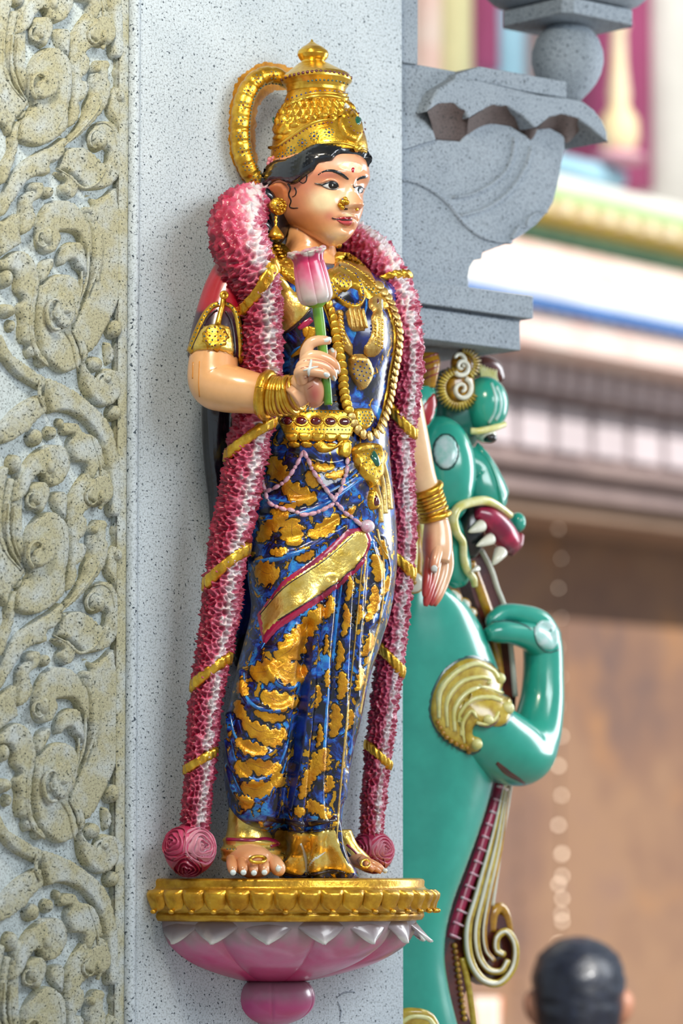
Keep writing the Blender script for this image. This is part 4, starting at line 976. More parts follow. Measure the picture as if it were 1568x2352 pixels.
kV, kF = rings(cap); crcap = mk('crown_top', (kV, kF), MT['gold_smooth'], crown); target('cap', (kV, kF))
def cst(name, pts, r, m, tg=('crown', 'cap'), off=0.5): return studs(name, cc_(pts), r, MT[m], crown, tg, off=off)
arc = lambda pts, n: [tuple(p) for p in cr(pts, n)]
cst('crown_rubies', arc([(640,450),(700,418),(800,390),(910,370),(1015,360),(1110,368),(1200,380),(1290,402),(1335,430)], 17), 4.3, 'ruby')
cst('crown_stones', arc([(905,462),(1010,450),(1120,455),(1210,465),(1300,495)], 11), 2.6, 'stone_teal')
cst('crown_stones', arc([(700,645),(780,615),(900,580),(1010,562),(1130,558),(1260,580)], 13), 2.6, 'sapphire')
cst('crown_rubies', arc([(575,1155),(640,1108),(730,1052),(830,980),(930,920),(1050,885),(1140,878)], 16), 2.6, 'ruby')
cst('crown_stones', arc([(620,1255),(760,1240),(860,1190),(990,1110),(1090,1078),(1200,1075),(1320,1100)], 20), 2.4, 'stone_teal')
fl_ = []; sp_ = []
for x, y in ((1113,975),(963,1012),(845,1080),(735,1155),(648,1215)):
    sp_.append((x, y)); fl_ += [(x + 42 * math.cos(k), y + 36 * math.sin(k)) for k in np.linspace(0, 2 * math.pi, 8, endpoint=False)]
cst('crown_stones', sp_, 3.4, 'sapphire'); cst('crown_stones', fl_, 2.1, 'stone_teal')
for pts, wd in (([(515,1130),(600,1110),(730,1020),(850,940),(960,880),(1080,850),(1170,850)], 8), ([(515,1230),(640,1290),(740,1270),(850,1190),(960,1120),(1080,1085),(1250,1085),(1380,1120),(1490,1150)], 7),
                ([(690,690),(800,640),(900,600),(1010,582),(1130,580),(1290,605)], 7), ([(680,720),(760,672),(880,630),(1010,608),(1130,605),(1300,640)], 9)):
    ribbon('crown_band', cc_(pts), wd, 4, MT['gold_smooth'], crown, ('crown',), k=5)
for k in range(7):
    t_ = k / 6; p = cr(cc_([(600,1010),(690,950),(790,870),(920,820),(1060,790),(1160,800)]), 7)[k]
    patch('crown_scallop', circ(p[0], p[1] + 4, 12, 7, 14, -0.5 + 0.5 * t_), MT['gold'], crown, 'crown', 6, 3, 6)
patch('medallion', cc_([(1200,860),(1215,800),(1270,740),(1340,740),(1400,820),(1440,920),(1440,1010),(1400,1070),(1340,1080),(1270,1030),(1215,950)]), MT['gold'], crown, 'crown', 11, 4, 12)
cst('crown_rubies', [(1296,790),(1286,862),(1294,905),(1310,942),(1338,982),(1370,1005),(1396,1006),(1425,995),(1438,965),(1432,900),(1400,820),(1340,765)], 3.0, 'ruby', off=10)
patch('emerald', circ(500 + 1372 / KC, 80 + 885 / KC, 6.5, 11, 16, -0.2), MT['emerald'], crown, 'crown', 7, 2.5, 6, 0, off=9)
patch('paint_chip', cc_([(1255,710),(1290,685),(1320,720),(1318,775),(1285,755)]), MT['white'], crown, 'crown', 9, 3, 4, 1)
patch('medallion', cc_([(560,900),(580,820),(640,715),(690,760),(720,860),(700,960),(640,1010),(580,1010),(555,960)]), MT['gold'], crown, 'crown', 10, 4, 10)
cst('crown_rubies', [(620,790),(640,830),(648,872),(636,910),(615,946),(596,975)], 2.6, 'ruby', off=9)
patch('emerald', circ(500 + 580 / KC, 80 + 868 / KC, 2.6, 5.5, 12), MT['emerald'], crown, 'crown', 4, 2, 3, 0, off=8)
for k in range(5): # central finial leaf on the brim
    patch('brim_leaf', circ(500 + (1395 - 9 * k) / KC, 80 + (1130 + 3 * k) / KC, 9 - k, 8 - k, 12), MT['gold'], crown, 'crown', 6 + 1.5 * k, 3, 5) if k < 2 else None
# ---- aureole loop behind the crown
lp = [(690,208,80,14),(655,184,70,18),(622,172,60,21),(590,183,52,23),(566,216,46,24),(555,260,42,24),(552,310,40,24),(557,350,40,24),(571,390,44,23),(592,420,50,21),(608,442,56,16)]
q_ = cr(lp, 150); Wl = P(q_[:, 0], q_[:, 1], q_[:, 2])
segs = 28; tV, tF = tube(Wl, q_[:, 3], segs, True, None, 1.0)
idx = np.arange(150 * segs); sal = idx // segs
am = 1 - 0.07 * (np.cos(sal * 2 * math.pi / 10) > 0.75)
ctr = np.repeat(Wl, segs, 0); tV[:150 * segs] = ctr + (tV[:150 * segs] - ctr) * am[:, None]
loop = mk('aureole', (tV, tF), MT['gold'], st, label='curved jewelled gold loop behind the crown'); target('loop', (tV, tF))
in_ = cr([(x + o[0], y + o[1]) for (x, y, _, _), o in zip(lp, [(0,8),(4,14),(4,20),(12,16),(18,8),(20,2),(20,0),(18,-4),(18,-8),(14,-12),(8,-10)])], 46)
studs('loop_stones', in_[4:], 2.6, MT['stone_teal'], loop, 'loop', off=0.4)
mid_ = cr([(x, y) for x, y, _, _ in lp], 12)
studs('loop_rubies', mid_[1:], 2.8, MT['ruby'], loop, 'loop', off=0.4)
cl_ = [(m[0] + 9 * math.cos(k), m[1] + 9 * math.sin(k)) for m in mid_[1:] for k in np.linspace(0, 2 * math.pi, 6, endpoint=False)]
studs('loop_stones', cl_, 1.9, MT['stone_teal'], loop, 'loop', off=0.4)
e_out = [(705,168),(660,150),(620,140),(580,150),(545,180),(528,230),(522,300),(526,350),(540,390),(562,425),(590,450)]
e_in = [(606,430),(596,390),(590,340),(590,280),(600,240),(625,215),(650,210),(690,205)]
rr_ = random.Random(3)
jit = [(x + rr_.uniform(-2.5, 2.5), y + rr_.uniform(-2.5, 2.5)) for x, y in cr(e_out + e_in, 150, True)]
patch('painted_halo', jit, MT['gold_paint'], st, 0.0, 0.8, 7, 2, 0.4, False)
# flower over the ear, earrings
fw = hits([622], [376], ('head', 'crown'))[0][0] + NV * 14 * S - UX * 6 * S
fo = mk('ear_flower', join(*[ball(fw + S * 9.5 * (math.cos(k) * Rv + math.sin(k) * Zv), 7, 12, 8, (1, 0.7, 1)) for k in np.linspace(0.3, 0.3 + 2 * math.pi, 6, endpoint=False)]), MT['pinkflower'], head)
mk('flower_eye', ball(fw - Dv * 6 * S, 5, 10, 8), MT['pinkflower'], fo)
ec = P(638, 474, 172)
er = mk('earring', lathe([(1, 12), (10, 11), (17, 7), (21, 0), (18, -8), (6, -12)], ec, -Dv + 0.25 * Rv, 28), MT['gold'], st)
mk('earring_grain', join(*[ball(ec + (-Dv + 0.25 * Rv) * S * (11 - 0.013 * (r_ * r_)) + S * r_ * (math.cos(k) * Rv + math.sin(k) * Zv), 3.6, 8, 6) for r_, m_ in ((0, 1), (8, 6), (15.5, 11)) for k in np.linspace(0, 2 * math.pi, m_, endpoint=False)]), MT['gold'], er)
mk('earring_stone', ball(ec - Dv * 15 * S, 2.4, 8, 6), MT['ruby'], er)
mk('earring_drop', lathe([(3, 0), (4.5, -3), (3, -7), (3, -10), (5, -13), (3, -17), (3, -22), (5.5, -26), (8, -29), (14, -37), (19, -46), (18.5, -51), (9, -54), (1, -55)], P(633, 496, 168), seg=24), MT['gold'], er)
mk('earring', ball(P(777, 563, 160), 8.5, 14, 10), MT['gold'], st)

# ------------------------------------------------------------------ arms
def skin_tube(name, pts, n=60, seg=40, base='#d48e56', hi='#e4b07a', extra=None):
    VF = ptube(pts, n, seg); V_, F_ = VF
    if extra is not None: V_ = extra(V_, F_)
    return mk(name, (V_, F_), MT['skin'], st, col=paintskin(V_, base, hi)), (V_, F_)
arm_pts = [(520,700,135,50),(502,770,140,54),(490,830,146,57),(492,876,156,60),(516,890,182,57),(556,898,220,52),(604,906,258,45),(650,910,300,38),(690,900,338,34),(712,892,356,30)]
arm, AV = skin_tube('forearm', arm_pts, 90, 44); target('arm', AV)
for pts in ([(443,832),(442,870)], [(458,830),(456,880),(458,912)]):
    ribbon('drip', pts, [3,2.5,3.5], 0.8, MT['drip'], arm, 'arm', k=5)
sl, SV = skin_tube('x', [(520,700,135,50)] * 2, 4, 8) if False else (None, None)
sV, sF = ptube([(585,610,135,50),(552,628,134,58),(528,665,134,58),(512,710,136,58),(500,760,140,60),(493,800,143,61),(490,822,146,60)], 70, 48)
qs = proj(sV); tt = np.clip((qs[:, 1] - 690) / 40 + 0.3 * (vnoise(sV / (25 * S)) - 0.5), 0, 1)
sleeve = mk('sleeve', (sV, sF), MT['paint'], st, col=mixc([(0, '#a51026'), (0.55, '#9a0e28'), (0.7, '#3a1026'), (1, '#2a0d22')], tt)); target('slv', (sV, sF))
KA = 4.1263
def ac(pts): return [(420 + x / KA, 640 + y / KA) for x, y in pts]
patch('armlet', ac([(60,720),(100,610),(170,470),(220,440),(300,425),(340,430),(400,440),(450,470),(480,600),(490,760),(440,730),(380,700),(270,690),(150,690)]), MT['gold_sash'], sleeve, 'slv', 4, 5, 5)
ribbon('armlet_band', ac([(70,690),(130,520),(200,360),(270,270),(340,240)]), [14,14,12,12], 6, MT['gold'], sleeve, 'slv', k=7)
ribbon('armlet_band', ac([(400,240),(450,260),(500,330),(530,460),(550,640),(545,800)]), [10,12,12,10], 6, MT['gold'], sleeve, 'slv', k=7)
ribbon('armlet_line', ac([(80,700),(150,540),(220,400),(290,320),(330,300)]), 4, 5, MT['plum'], sleeve, 'slv', k=5)
ribbon('armlet_line', ac([(400,310),(450,400),(480,560),(490,740)]), 5, 5, MT['plum'], sleeve, 'slv', k=5)
ribbon('armlet_bar', ac([(390,150),(375,250),(350,350),(330,440)]), [12,13,13,15], 8, MT['gold'], sleeve, 'slv', k=7)
mk('armlet_ring', tube(P(*np.array([(420 + (390 + 30 * math.cos(k)) / KA, 640 + (155 + 30 * math.sin(k)) / KA, 200) for k in np.linspace(0, 2 * math.pi, 18)]).T), 3.2, 8, False), MT['gold'], sleeve)
sc_ = [(305 + (1 + 0.07 * math.cos(9 * k)) * 125 * math.cos(k), 560 + (1 + 0.07 * math.cos(9 * k)) * 120 * math.sin(k)) for k in np.linspace(0, 2 * math.pi, 60, endpoint=False)]
patch('medallion', ac(sc_), MT['gold'], sleeve, 'slv', 9, 4, 6)
ms = [(305, 560)] + [(305 + 45 * math.cos(k), 555 + 45 * math.sin(k)) for k in np.linspace(0, 6.28, 6, endpoint=False)] + [(305 + 88 * math.cos(k), 560 + 85 * math.sin(k)) for k in np.linspace(0, 6.28, 12, endpoint=False)]
studs('medallion_stones', ac(ms[::2]), 2.6, MT['ruby'], sleeve, 'slv', off=9); studs('medallion_stones', ac(ms[1::2]), 2.4, MT['stone_teal'], sleeve, 'slv', off=9)
studs('armlet_stones', ac(list(cr([(90,640),(150,490),(215,360),(290,270),(340,250)], 12)) + list(cr([(385,190),(372,270),(350,360),(335,420)], 6)) + list(cr([(420,250),(490,320),(520,440),(540,620)], 9))), 2.2, MT['stone_teal'], sleeve, 'slv', off=6)
# bangles on the raised wrist
q_ = cr([p[:3] for p in arm_pts], 200); qp = P(q_[:, 0], q_[:, 1], q_[:, 2])
def bangle(parent, wc, ax, r, thick, m='gold', name='bangle'):
    ax = np.asarray(ax, float); ax /= np.linalg.norm(ax); x = np.cross(ax, [0.1, 0.2, 0.97]); x /= np.linalg.norm(x); y = np.cross(ax, x)
    a2 = np.linspace(0, 2 * math.pi, 49)
    return mk(name, tube(wc + r * S * (np.cos(a2)[:, None] * x + np.sin(a2)[:, None] * y), thick, 10, False), MT[m], parent)
for px, r, th in ((600,45,5),(612,47,11),(628,42,5),(636,41.5,4),(643,41,4.5),(651,40.5,4),(659,40,4.5),(668,39.5,7),(682,37,5)):
    i = int(np.argmin(np.abs(q_[:, 0] - px))); bangle(st, qp[i], qp[min(i + 2, 199)] - qp[max(i - 2, 0)], r, th, 'gold_smooth' if r < 43 else 'gold')
# raised hand: palm and five fingers closed on the stem
KH = 4.1263
def hc(pts): return [(420 + x / KH, 640 + y / KH, n, r) for x, y, n, r in pts]
parts = [ptube(hc([(1040,1140,352,26),(1120,1080,362,30),(1160,1000,372,34),(1180,930,380,32),(1190,860,384,26)]), 30, 24),
    ptube(hc([(1230,1200,372,12),(1250,1130,384,24),(1230,1040,392,26),(1190,960,392,22)]), 24, 20),
    ptube(hc([(1180,860,380,19),(1172,760,388,17),(1172,690,394,14.5),(1205,620,402,13),(1270,590,412,12.5),(1340,585,420,11.5),(1392,590,424,8)]), 40, 16),
    ptube(hc([(1170,860,388,17),(1165,775,398,14.5),(1215,735,408,13.5),(1300,740,420,13.5),(1390,780,428,12.5),(1440,830,430,11.5),(1468,890,426,7)]), 44, 16),
    ptube(hc([(1150,900,390,16),(1125,840,402,14.5),(1180,800,414,13.5),(1270,810,424,13.5),(1350,840,432,12.5),(1410,890,434,11.5),(1435,950,430,7)]), 44, 16),
    ptube(hc([(1130,960,390,16),(1105,890,404,14),(1150,865,416,13),(1230,875,428,12.5),(1310,890,434,12),(1370,920,436,9)]), 40, 16),
    ptube(hc([(1210,900,372,16),(1330,830,372,14),(1390,760,380,12.5),(1412,700,388,11),(1415,672,390,8)]), 30, 16)]
hV_, hF_ = join(*parts); qh = proj(hV_)
palm = np.exp(-((qh[:, 0] - 722) / 16) ** 2 - ((qh[:, 1] - 905) / 28) ** 2)
chand = paintskin(hV_, '#d8966a', '#e8bc94'); chand = chand * (1 - 0.8 * palm[:, None]) + 0.8 * palm[:, None] * np.array(lin('#b8404a'))
hand = mk('hand', (hV_, hF_), MT['skin'], st, col=chand); target('hand', (hV_, hF_))
for pts in ([(1335,585),(1360,555),(1400,552),(1402,575),(1375,600),(1345,605)], [(1330,895),(1365,885),(1392,912),(1380,938),(1345,932)], [(1415,930),(1432,915),(1450,945),(1448,972),(1430,970)], [(1450,870),(1470,860),(1482,895),(1475,908),(1460,900)], [(1392,660),(1420,655),(1440,690),(1425,705),(1400,690)]):
    patch('fingernail', ac(pts), MT['nail'], hand, 'hand', 1.5, 2.5, 3, 0.4)
for pts in ([(1140,780),(1200,770),(1280,775),(1360,800),(1430,860)], [(1115,850),(1180,832),(1260,836),(1330,855)], [(1150,950),(1190,930)], [(1180,1050),(1240,1010)]):
    ribbon('red_line', ac(pts), 2.2, 0.6, MT['red'], hand, 'hand', k=3, sink=0.2)
ribbon('finger_ring', ac([(1215,770),(1205,830),(1190,880),(1195,930)]), [6,8,8,4], 2.5, MT['white'], hand, 'hand', k=5)
ribbon('finger_ring', ac([(1140,870),(1190,855),(1240,840),(1280,836)]), [3,6,5,2], 2, MT['white'], hand, 'hand', k=5)

# lowered arm and hand
larm, LV = skin_tube('lowered_arm', [(915,880,120,46),(930,960,112,46),(945,1030,105,44),(962,1090,100,38),(982,1140,100,32),(998,1185,100,29),(1004,1215,102,30)], 70, 40, '#dfa878', '#f0d4a6'); 
wa = cr([(962,1090,100),(982,1140,100),(998,1185,100),(1004,1215,102)], 60); wp = P(wa[:, 0], wa[:, 1], wa[:, 2])
for py, r, th in ((1126,37,9),(1137,36,4),(1146,35.5,4),(1155,35,4.5),(1164,34.5,4),(1174,34,4.5),(1186,34,8)):
    i = int(np.argmin(np.abs(wa[:, 1] - py))); bangle(st, wp[i], wp[min(i + 2, 59)] - wp[max(i - 2, 0)] + 0.0 * Rv, r, th, 'gold' if th > 6 else 'gold_smooth')
lp_ = [ptube([(1002,1195,102,28),(1004,1225,104,33),(1004,1260,108,35),(1002,1290,110,30)], 24, 24),
    ptube([(1012,1230,116,16),(1006,1260,126,14),(1000,1285,132,12.5),(997,1305,134,11),(997,1314,134,6)], 20, 14),
    ptube([(1024,1260,100,16),(1028,1300,98,14),(1018,1340,96,12),(1004,1372,96,11),(996,1390,96,6)], 24, 14),
    ptube([(1016,1270,104,15),(1016,1310,106,13.5),(1006,1345,108,11.5),(994,1375,108,10),(988,1390,108,5)], 24, 14),
    ptube([(1002,1280,106,15),(996,1320,110,13),(988,1350,114,11.5),(980,1378,114,9.5),(977,1392,114,5)], 24, 14),
    ptube([(988,1270,104,14),(982,1310,110,12),(979,1340,114,10.5),(976,1362,114,8),(975,1372,114,4)], 24, 14)]
V_, F_ = join(*lp_); ql = proj(V_)
m_ = np.clip((ql[:, 1] - 1300) / 60, 0, 1) * np.exp(-((ql[:, 0] - 988) / 16) ** 2) + 0.6 * np.exp(-((ql[:, 0] - 980) / 14) ** 2) * np.clip((ql[:, 1] - 1200) / 40, 0, 1)
m_ = np.clip(1.3 * m_, 0, 0.92); c_ = paintskin(V_, '#cf8c62', '#e6bc94'); c_ = c_ * (1 - m_[:, None]) + m_[:, None] * np.array(lin('#a8202c'))
lh = mk('hand', (V_, F_), MT['skin'], st, col=c_); target('lhand', (V_, F_))
patch('fingernail', circ(997, 1307, 8, 10), MT['nail'], lh, 'lhand', 1.5, 2.5, 4, 0.4)

# ------------------------------------------------------------------ garland
def garland(name, pts, gap=14.0, seed=0, amp=11):
    L = plen(pts); n = int(L / 2.6); q_ = cr(pts, n); Wc = P(q_[:, 0], q_[:, 1], q_[:, 2])
    seg = 110
    V_, F_ = tube(Wc, q_[:, 3], seg, True)
    body = V_[:n * seg].reshape(n, seg, 3)
    s_ = np.linspace(0, L, n)[:, None] * np.ones((1, seg)); ph = np.linspace(0, 2 * math.pi, seg, endpoint=False)[None, :] * np.ones((n, 1))
    rad = q_[:, 3][:, None]; around = max(8, int(round(2 * math.pi * float(np.mean(q_[:, 3])) / gap)))
    gx = s_ / (gap * 0.9); gy = ph / (2 * math.pi) * around
    rs = np.random.RandomState(seed); J = rs.rand(2, 4096)
    f1 = np.full(gx.shape, 9.0); f2 = np.full(gx.shape, 9.0); tone = np.zeros(gx.shape)
    ix, iy = np.floor(gx).astype(int), np.floor(gy).astype(int)
    for dx in (-1, 0, 1):
        for dy in (-1, 0, 1):
            cx_, cy_ = ix + dx, iy + dy; h = ((cx_ + 7) * 37 + (cy_ % around) * 101) & 4095
            d_ = np.hypot(gx - cx_ - J[0, h], (gy - cy_ - J[1, h]) * 0.85)
            up_ = d_ < f1
            f2 = np.where(up_, f1, np.minimum(f2, d_)); f1 = np.where(up_, d_, f1); tone = np.where(up_, J[0, (h * 7) & 4095], tone)
    e = f2 - f1
    nz = vnoise(np.stack([gx.ravel() * 2.3, gy.ravel() * 2.3, np.full(gx.size, seed + 0.5)], -1)).reshape(gx.shape)
    nz2 = vnoise(np.stack([gx.ravel() * 1.1 + 40, gy.ravel() * 1.1, np.full(gx.size, seed + 9.5)], -1)).reshape(gx.shape)
    hgt = amp * (np.exp(-(e / 0.24) ** 2) * (0.25 + 1.5 * nz ** 1.5) - 0.5 * np.clip(e, 0, 1) + 0.8 * (nz2 - 0.5))
    cen = Wc[:, None, :]; dirv = body - cen; dirv = dirv / (np.linalg.norm(dirv, axis=2, keepdims=True) + 1e-12)
    B = body + dirv * (hgt * S)[..., None]
    V2 = V_.copy(); V2[:n * seg] = B.reshape(-1, 3)
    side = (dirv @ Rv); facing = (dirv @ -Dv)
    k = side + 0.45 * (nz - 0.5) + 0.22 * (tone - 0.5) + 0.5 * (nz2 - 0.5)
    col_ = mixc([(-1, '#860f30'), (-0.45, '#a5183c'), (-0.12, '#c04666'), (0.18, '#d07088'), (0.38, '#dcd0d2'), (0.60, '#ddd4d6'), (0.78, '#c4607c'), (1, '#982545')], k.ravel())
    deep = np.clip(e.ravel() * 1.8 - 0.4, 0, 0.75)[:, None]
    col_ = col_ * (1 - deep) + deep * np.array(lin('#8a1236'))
    cl = np.vstack([col_, col_[:2]])
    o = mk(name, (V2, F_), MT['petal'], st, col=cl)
    target(name + str(seed), (V_, F_))
    GAR[seed] = (q_, Wc, V_[:n * seg].reshape(n, seg, 3), L)
    return o
GAR = {}
def gband(seed, py, w, skew, parent):
    q_, Wc, body, L = GAR[seed]; n, seg = body.shape[:2]; i0 = int(np.argmin(np.abs(q_[:, 1] - py) + 1000 * (q_[:, 1] < 600)))
    st_ = L / n; k = 9; xs = np.linspace(-1, 1, k); vs = []
    for j in range(seg):
        for x in xs:
            d0 = body[i0, j] - Wc[i0]; sd = float(d0 @ Rv) / np.linalg.norm(d0)
            i = int(np.clip(i0 + (skew * sd + x * w / 2) / st_, 0, n - 1)); d_ = body[i, j] - Wc[i]; r_ = np.linalg.norm(d_)
            vs.append(Wc[i] + d_ / r_ * (r_ + (9 + 2.5 * math.cos(x * 1.5) - (8 if abs(x) > 0.99 else 0) + 1.2 * math.sin(j * 0.9 + 2 * x)) * S))
    F_ = [[(j * k + a), (j * k + a + 1), (((j + 1) % seg) * k + a + 1), (((j + 1) % seg) * k + a)] for j in range(seg) for a in range(k - 1)]
    return recalc(mk('gold_band', (np.array(vs), F_), MT['gold'], parent))
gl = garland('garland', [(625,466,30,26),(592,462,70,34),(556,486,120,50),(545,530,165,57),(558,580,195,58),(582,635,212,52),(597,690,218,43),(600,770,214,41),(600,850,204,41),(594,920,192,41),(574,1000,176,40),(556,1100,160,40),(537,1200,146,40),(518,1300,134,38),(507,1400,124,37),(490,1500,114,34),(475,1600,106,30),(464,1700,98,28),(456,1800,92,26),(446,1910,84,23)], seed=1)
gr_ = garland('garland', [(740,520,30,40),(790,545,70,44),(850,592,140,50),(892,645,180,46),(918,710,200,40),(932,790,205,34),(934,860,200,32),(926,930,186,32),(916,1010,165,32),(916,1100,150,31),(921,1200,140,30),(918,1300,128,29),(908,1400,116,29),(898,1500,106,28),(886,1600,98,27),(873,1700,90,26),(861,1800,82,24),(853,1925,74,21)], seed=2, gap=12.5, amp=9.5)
for py, w_, sk in ((672, 34, -42), (1008, 36, -48), (1302, 37, -46), (1545, 33, -36), (1750, 25, -22)): gband(1, py, w_, sk, gl)
for py, w_, sk in ((648, 16, 10), (965, 32, 30), (1288, 32, 26), (1516, 30, 26), (1735, 24, 20)): gband(2, py, w_, sk, gr_)
# rose balls at the ends
def roseball(parent, px, py, n, r, faces):
    c0 = P(px, py, n)
    bV, bF = ball(c0, r, 48, 32); cb = mixc([(0, '#8e1436'), (1, '#b82c54')], vnoise(bV / (14 * S)))
    core = mk('rose_ball', (bV, bF), MT['petal'], parent, col=cb)
    for dvec, rr_, c1 in faces:
        dv = np.asarray(dvec, float); dv /= np.linalg.norm(dv)
        x = np.cross(dv, [0.1, 0.2, 0.97]); x /= np.linalg.norm(x); y = np.cross(dv, x)
        na, nrr = 90, 34
        vs = []; cs = []
        for i in range(nrr):
            rho = i / (nrr - 1)
            for j in range(na):
                a2 = 2 * math.pi * j / na
                sp = (rho * 4.2 - a2 / (2 * math.pi) + 0.25 * math.sin(3 * a2 + 5 * rho)) % 1.0
                hh = (0.98 + 0.34 * math.sqrt(max(0, 1 - rho ** 2)) - 0.0) * r * 0.5 + (6.5 * (1 - abs(2 * sp - 0.7)) if rho < 0.97 else -4)
                rad_ = rho * rr_
                dz = math.sqrt(max(0.0, r * r - rad_ * rad_)) if rad_ < r else 0
                vs.append(c0 + S * ((dz + 0.10 * r * (1 - rho) + 10 * (1 - abs(2 * sp - 0.6)) - 4 - (8 if rho > 0.97 else 0)) * dv + rad_ * (math.cos(a2) * x + math.sin(a2) * y)))
                cs.append(lerp(0, 1, sp))
        cl = mixc([(0, c1[0]), (0.6, c1[1]), (1, c1[2])], np.array(cs))
        mk('rose', (np.array(vs), grid_faces(nrr, na).tolist()), MT['petal'], core, col=cl)
vwd = -Dv
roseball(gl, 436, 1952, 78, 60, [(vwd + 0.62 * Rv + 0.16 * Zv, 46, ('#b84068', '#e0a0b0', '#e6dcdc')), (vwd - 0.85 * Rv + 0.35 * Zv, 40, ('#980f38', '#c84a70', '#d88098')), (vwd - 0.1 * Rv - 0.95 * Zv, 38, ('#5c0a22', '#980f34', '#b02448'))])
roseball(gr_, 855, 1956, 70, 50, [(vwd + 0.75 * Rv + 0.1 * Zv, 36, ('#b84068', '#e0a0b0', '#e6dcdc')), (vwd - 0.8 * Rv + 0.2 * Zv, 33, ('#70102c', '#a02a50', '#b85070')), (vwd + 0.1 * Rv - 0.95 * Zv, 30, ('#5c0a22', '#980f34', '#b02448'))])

# ------------------------------------------------------------------ necklaces, belt
KN = 4.6118
def nc_(pts): return [(620 + x / KN, 560 + y / KN) for x, y in pts]
KW = 4.1263
def wc_(pts): return [(580 + x / KW, 900 + y / KW) for x, y in pts]
T_ = ('torso', 'neck')
cyan = patch('blouse_panel', nc_([(960,560),(1050,560),(1180,560),(1210,900),(1190,1150),(1080,1400),(960,1540),(900,1500),(860,1150),(900,900)]), MT['navy'], torso, 'torso', 1.5, 6, 3)
patch('breast_plate', nc_([(60,330),(150,360),(250,490),(420,660),(420,720),(330,820),(180,930),(100,970),(90,600)]), MT['gold_sash'], torso, 'torso', 4, 6, 8)
ribbon('blouse_border', nc_([(95,960),(200,925),(320,820),(430,690)]), 6, 6, MT['plum'], torso, 'torso', k=5)
ribbon('blouse_border', nc_([(300,900),(370,850),(440,800)]), [10,18,14], 4, MT['magenta'], torso, 'torso', k=5)
ribbon('blouse_fold', nc_([(230,1190),(330,1120),(420,1000),(450,880)]), [6,14,20,20], 6, MT['leaf_gold'], torso, 'torso', k=7)
patch('leaf_motif', nc_([(330,880),(380,860),(440,900),(430,980),(370,1000),(340,950)]), MT['leaf_gold'], torso, 'torso', 2, 5, 3)
for pts in ([(200,1230),(260,1130),(340,1080)], [(230,1400),(280,1360),(310,1300)], [(950,1300),(1050,1150),(1100,900)], [(1000,760),(1020,640),(1010,580)]):
    ribbon('blue_stroke', nc_(pts), [3,8,3], 2, MT['blue'], torso, 'torso', k=5)
nk = patch('collar', [(616,572),(630,608),(652,640),(676,656),(700,672),(740,694),(764,690),(785,672),(812,664),(845,688),(872,704),(894,712),(886,690),(868,662),(846,622),(814,592),(784,578),(768,584),(766,614),(724,622),(690,606),(660,566),(636,558)], MT['gold'], st, T_, 9, 5, 8, label='broad embossed gold collar')
patch('collar_front', [(728,622),(745,626),(764,618),(772,596),(800,592),(822,612),(815,650),(780,672),(745,668),(728,650)], MT['gold'], nk, T_, 8, 5, 6)
for pts, stp, r_ in (([(622,578),(640,612),(664,636),(690,654)], 9, 6), ([(634,572),(652,604),(676,628),(700,640)], 9, 6), ([(648,568),(664,594),(686,612)], 8, 5), ([(780,606),(806,618),(838,640),(866,668),(886,694)], 8, 6), ([(776,616),(800,630),(830,652),(856,678)], 8, 5)):
    p_ = along(pts, stp); studs('collar_grain', p_, r_, MT['gold'], nk, T_, 0.7, 7)
studs('collar_stones', nc_([(650,275),(720,265),(780,300),(990,480),(1020,500),(1065,490),(1050,530),(1090,545),(1120,530)]), 2.6, MT['stone_teal'], nk, T_, off=10)
def ring_stones(name, cx, cy, rx, ry, n, r, m, parent, tg, off):
    studs(name, [(cx + rx * math.cos(k), cy + ry * math.sin(k)) for k in np.linspace(0, 2 * math.pi, n, endpoint=False)], r, MT[m], parent, tg, off=off)
def scal(cx, cy, rx, ry, n=10, amp=0.07, rot=0.0):
    k = np.linspace(0, 2 * math.pi, 64, endpoint=False); m = 1 + amp * np.cos(n * k)
    X, Y = rx * m * np.cos(k), ry * m * np.sin(k); c, s = math.cos(rot), math.sin(rot)
    return np.stack([cx + c * X - s * Y, cy + s * X + c * Y], -1)
pd = patch('pendant', scal(780, 650, 27, 19, 9, 0.06, 0.5), MT['gold'], st, T_, 14, 4, 8)
ring_stones('pendant_stones', 780, 650, 15, 10, 9, 2.6, 'ruby', pd, T_, 14); ring_stones('pendant_stones', 780, 650, 7, 4, 4, 2.4, 'sapphire', pd, T_, 14)
nl = ribbon('necklace', [(752,650),(768,678),(792,698),(815,706),(830,692),(826,662),(812,634)], 13, 11, MT['gold'], st, T_, k=7)
studs('necklace_stones', along([(755,652),(770,678),(792,697),(815,705),(828,690),(823,660),(811,636)], 8), 2.4, MT['sapphire'], nl, T_, off=11)
pl = patch('pendant', nc_([(800,720),(860,690),(950,690),(1000,900),(1005,925),(960,930),(880,930),(830,880),(810,800)]), MT['gold_dull'], st, T_, 14, 4, 7, label='fluted gold pendant plate')
for k in range(4):
    x = 845 + k * 42; ribbon('flute', nc_([(x - 10, 710 + 6 * k), (x + 5, 800), (x + 25, 905)]), 7, 6, MT['gold_dull'], pl, T_, k=5, off=12)
wg = patch('pendant', nc_([(1035,600),(1100,570),(1170,600),(1175,720),(1185,800),(1190,950),(1170,1100),(1110,1180),(1050,1200),(990,1170),(990,1090),(1030,1030),(1070,920),(1060,780),(1080,730),(1040,680)]), MT['gold_dull'], st, T_, 12, 4, 8, label='wing shaped gold pendant with ridges')
studs('pendant_grain', nc_([(1120,800 + 38 * k) for k in range(8)] + [(1150,820 + 38 * k) for k in range(8)] + [(1085,860 + 38 * k) for k in range(6)]), 3.4, MT['gold'], wg, T_, 0.7, 11)
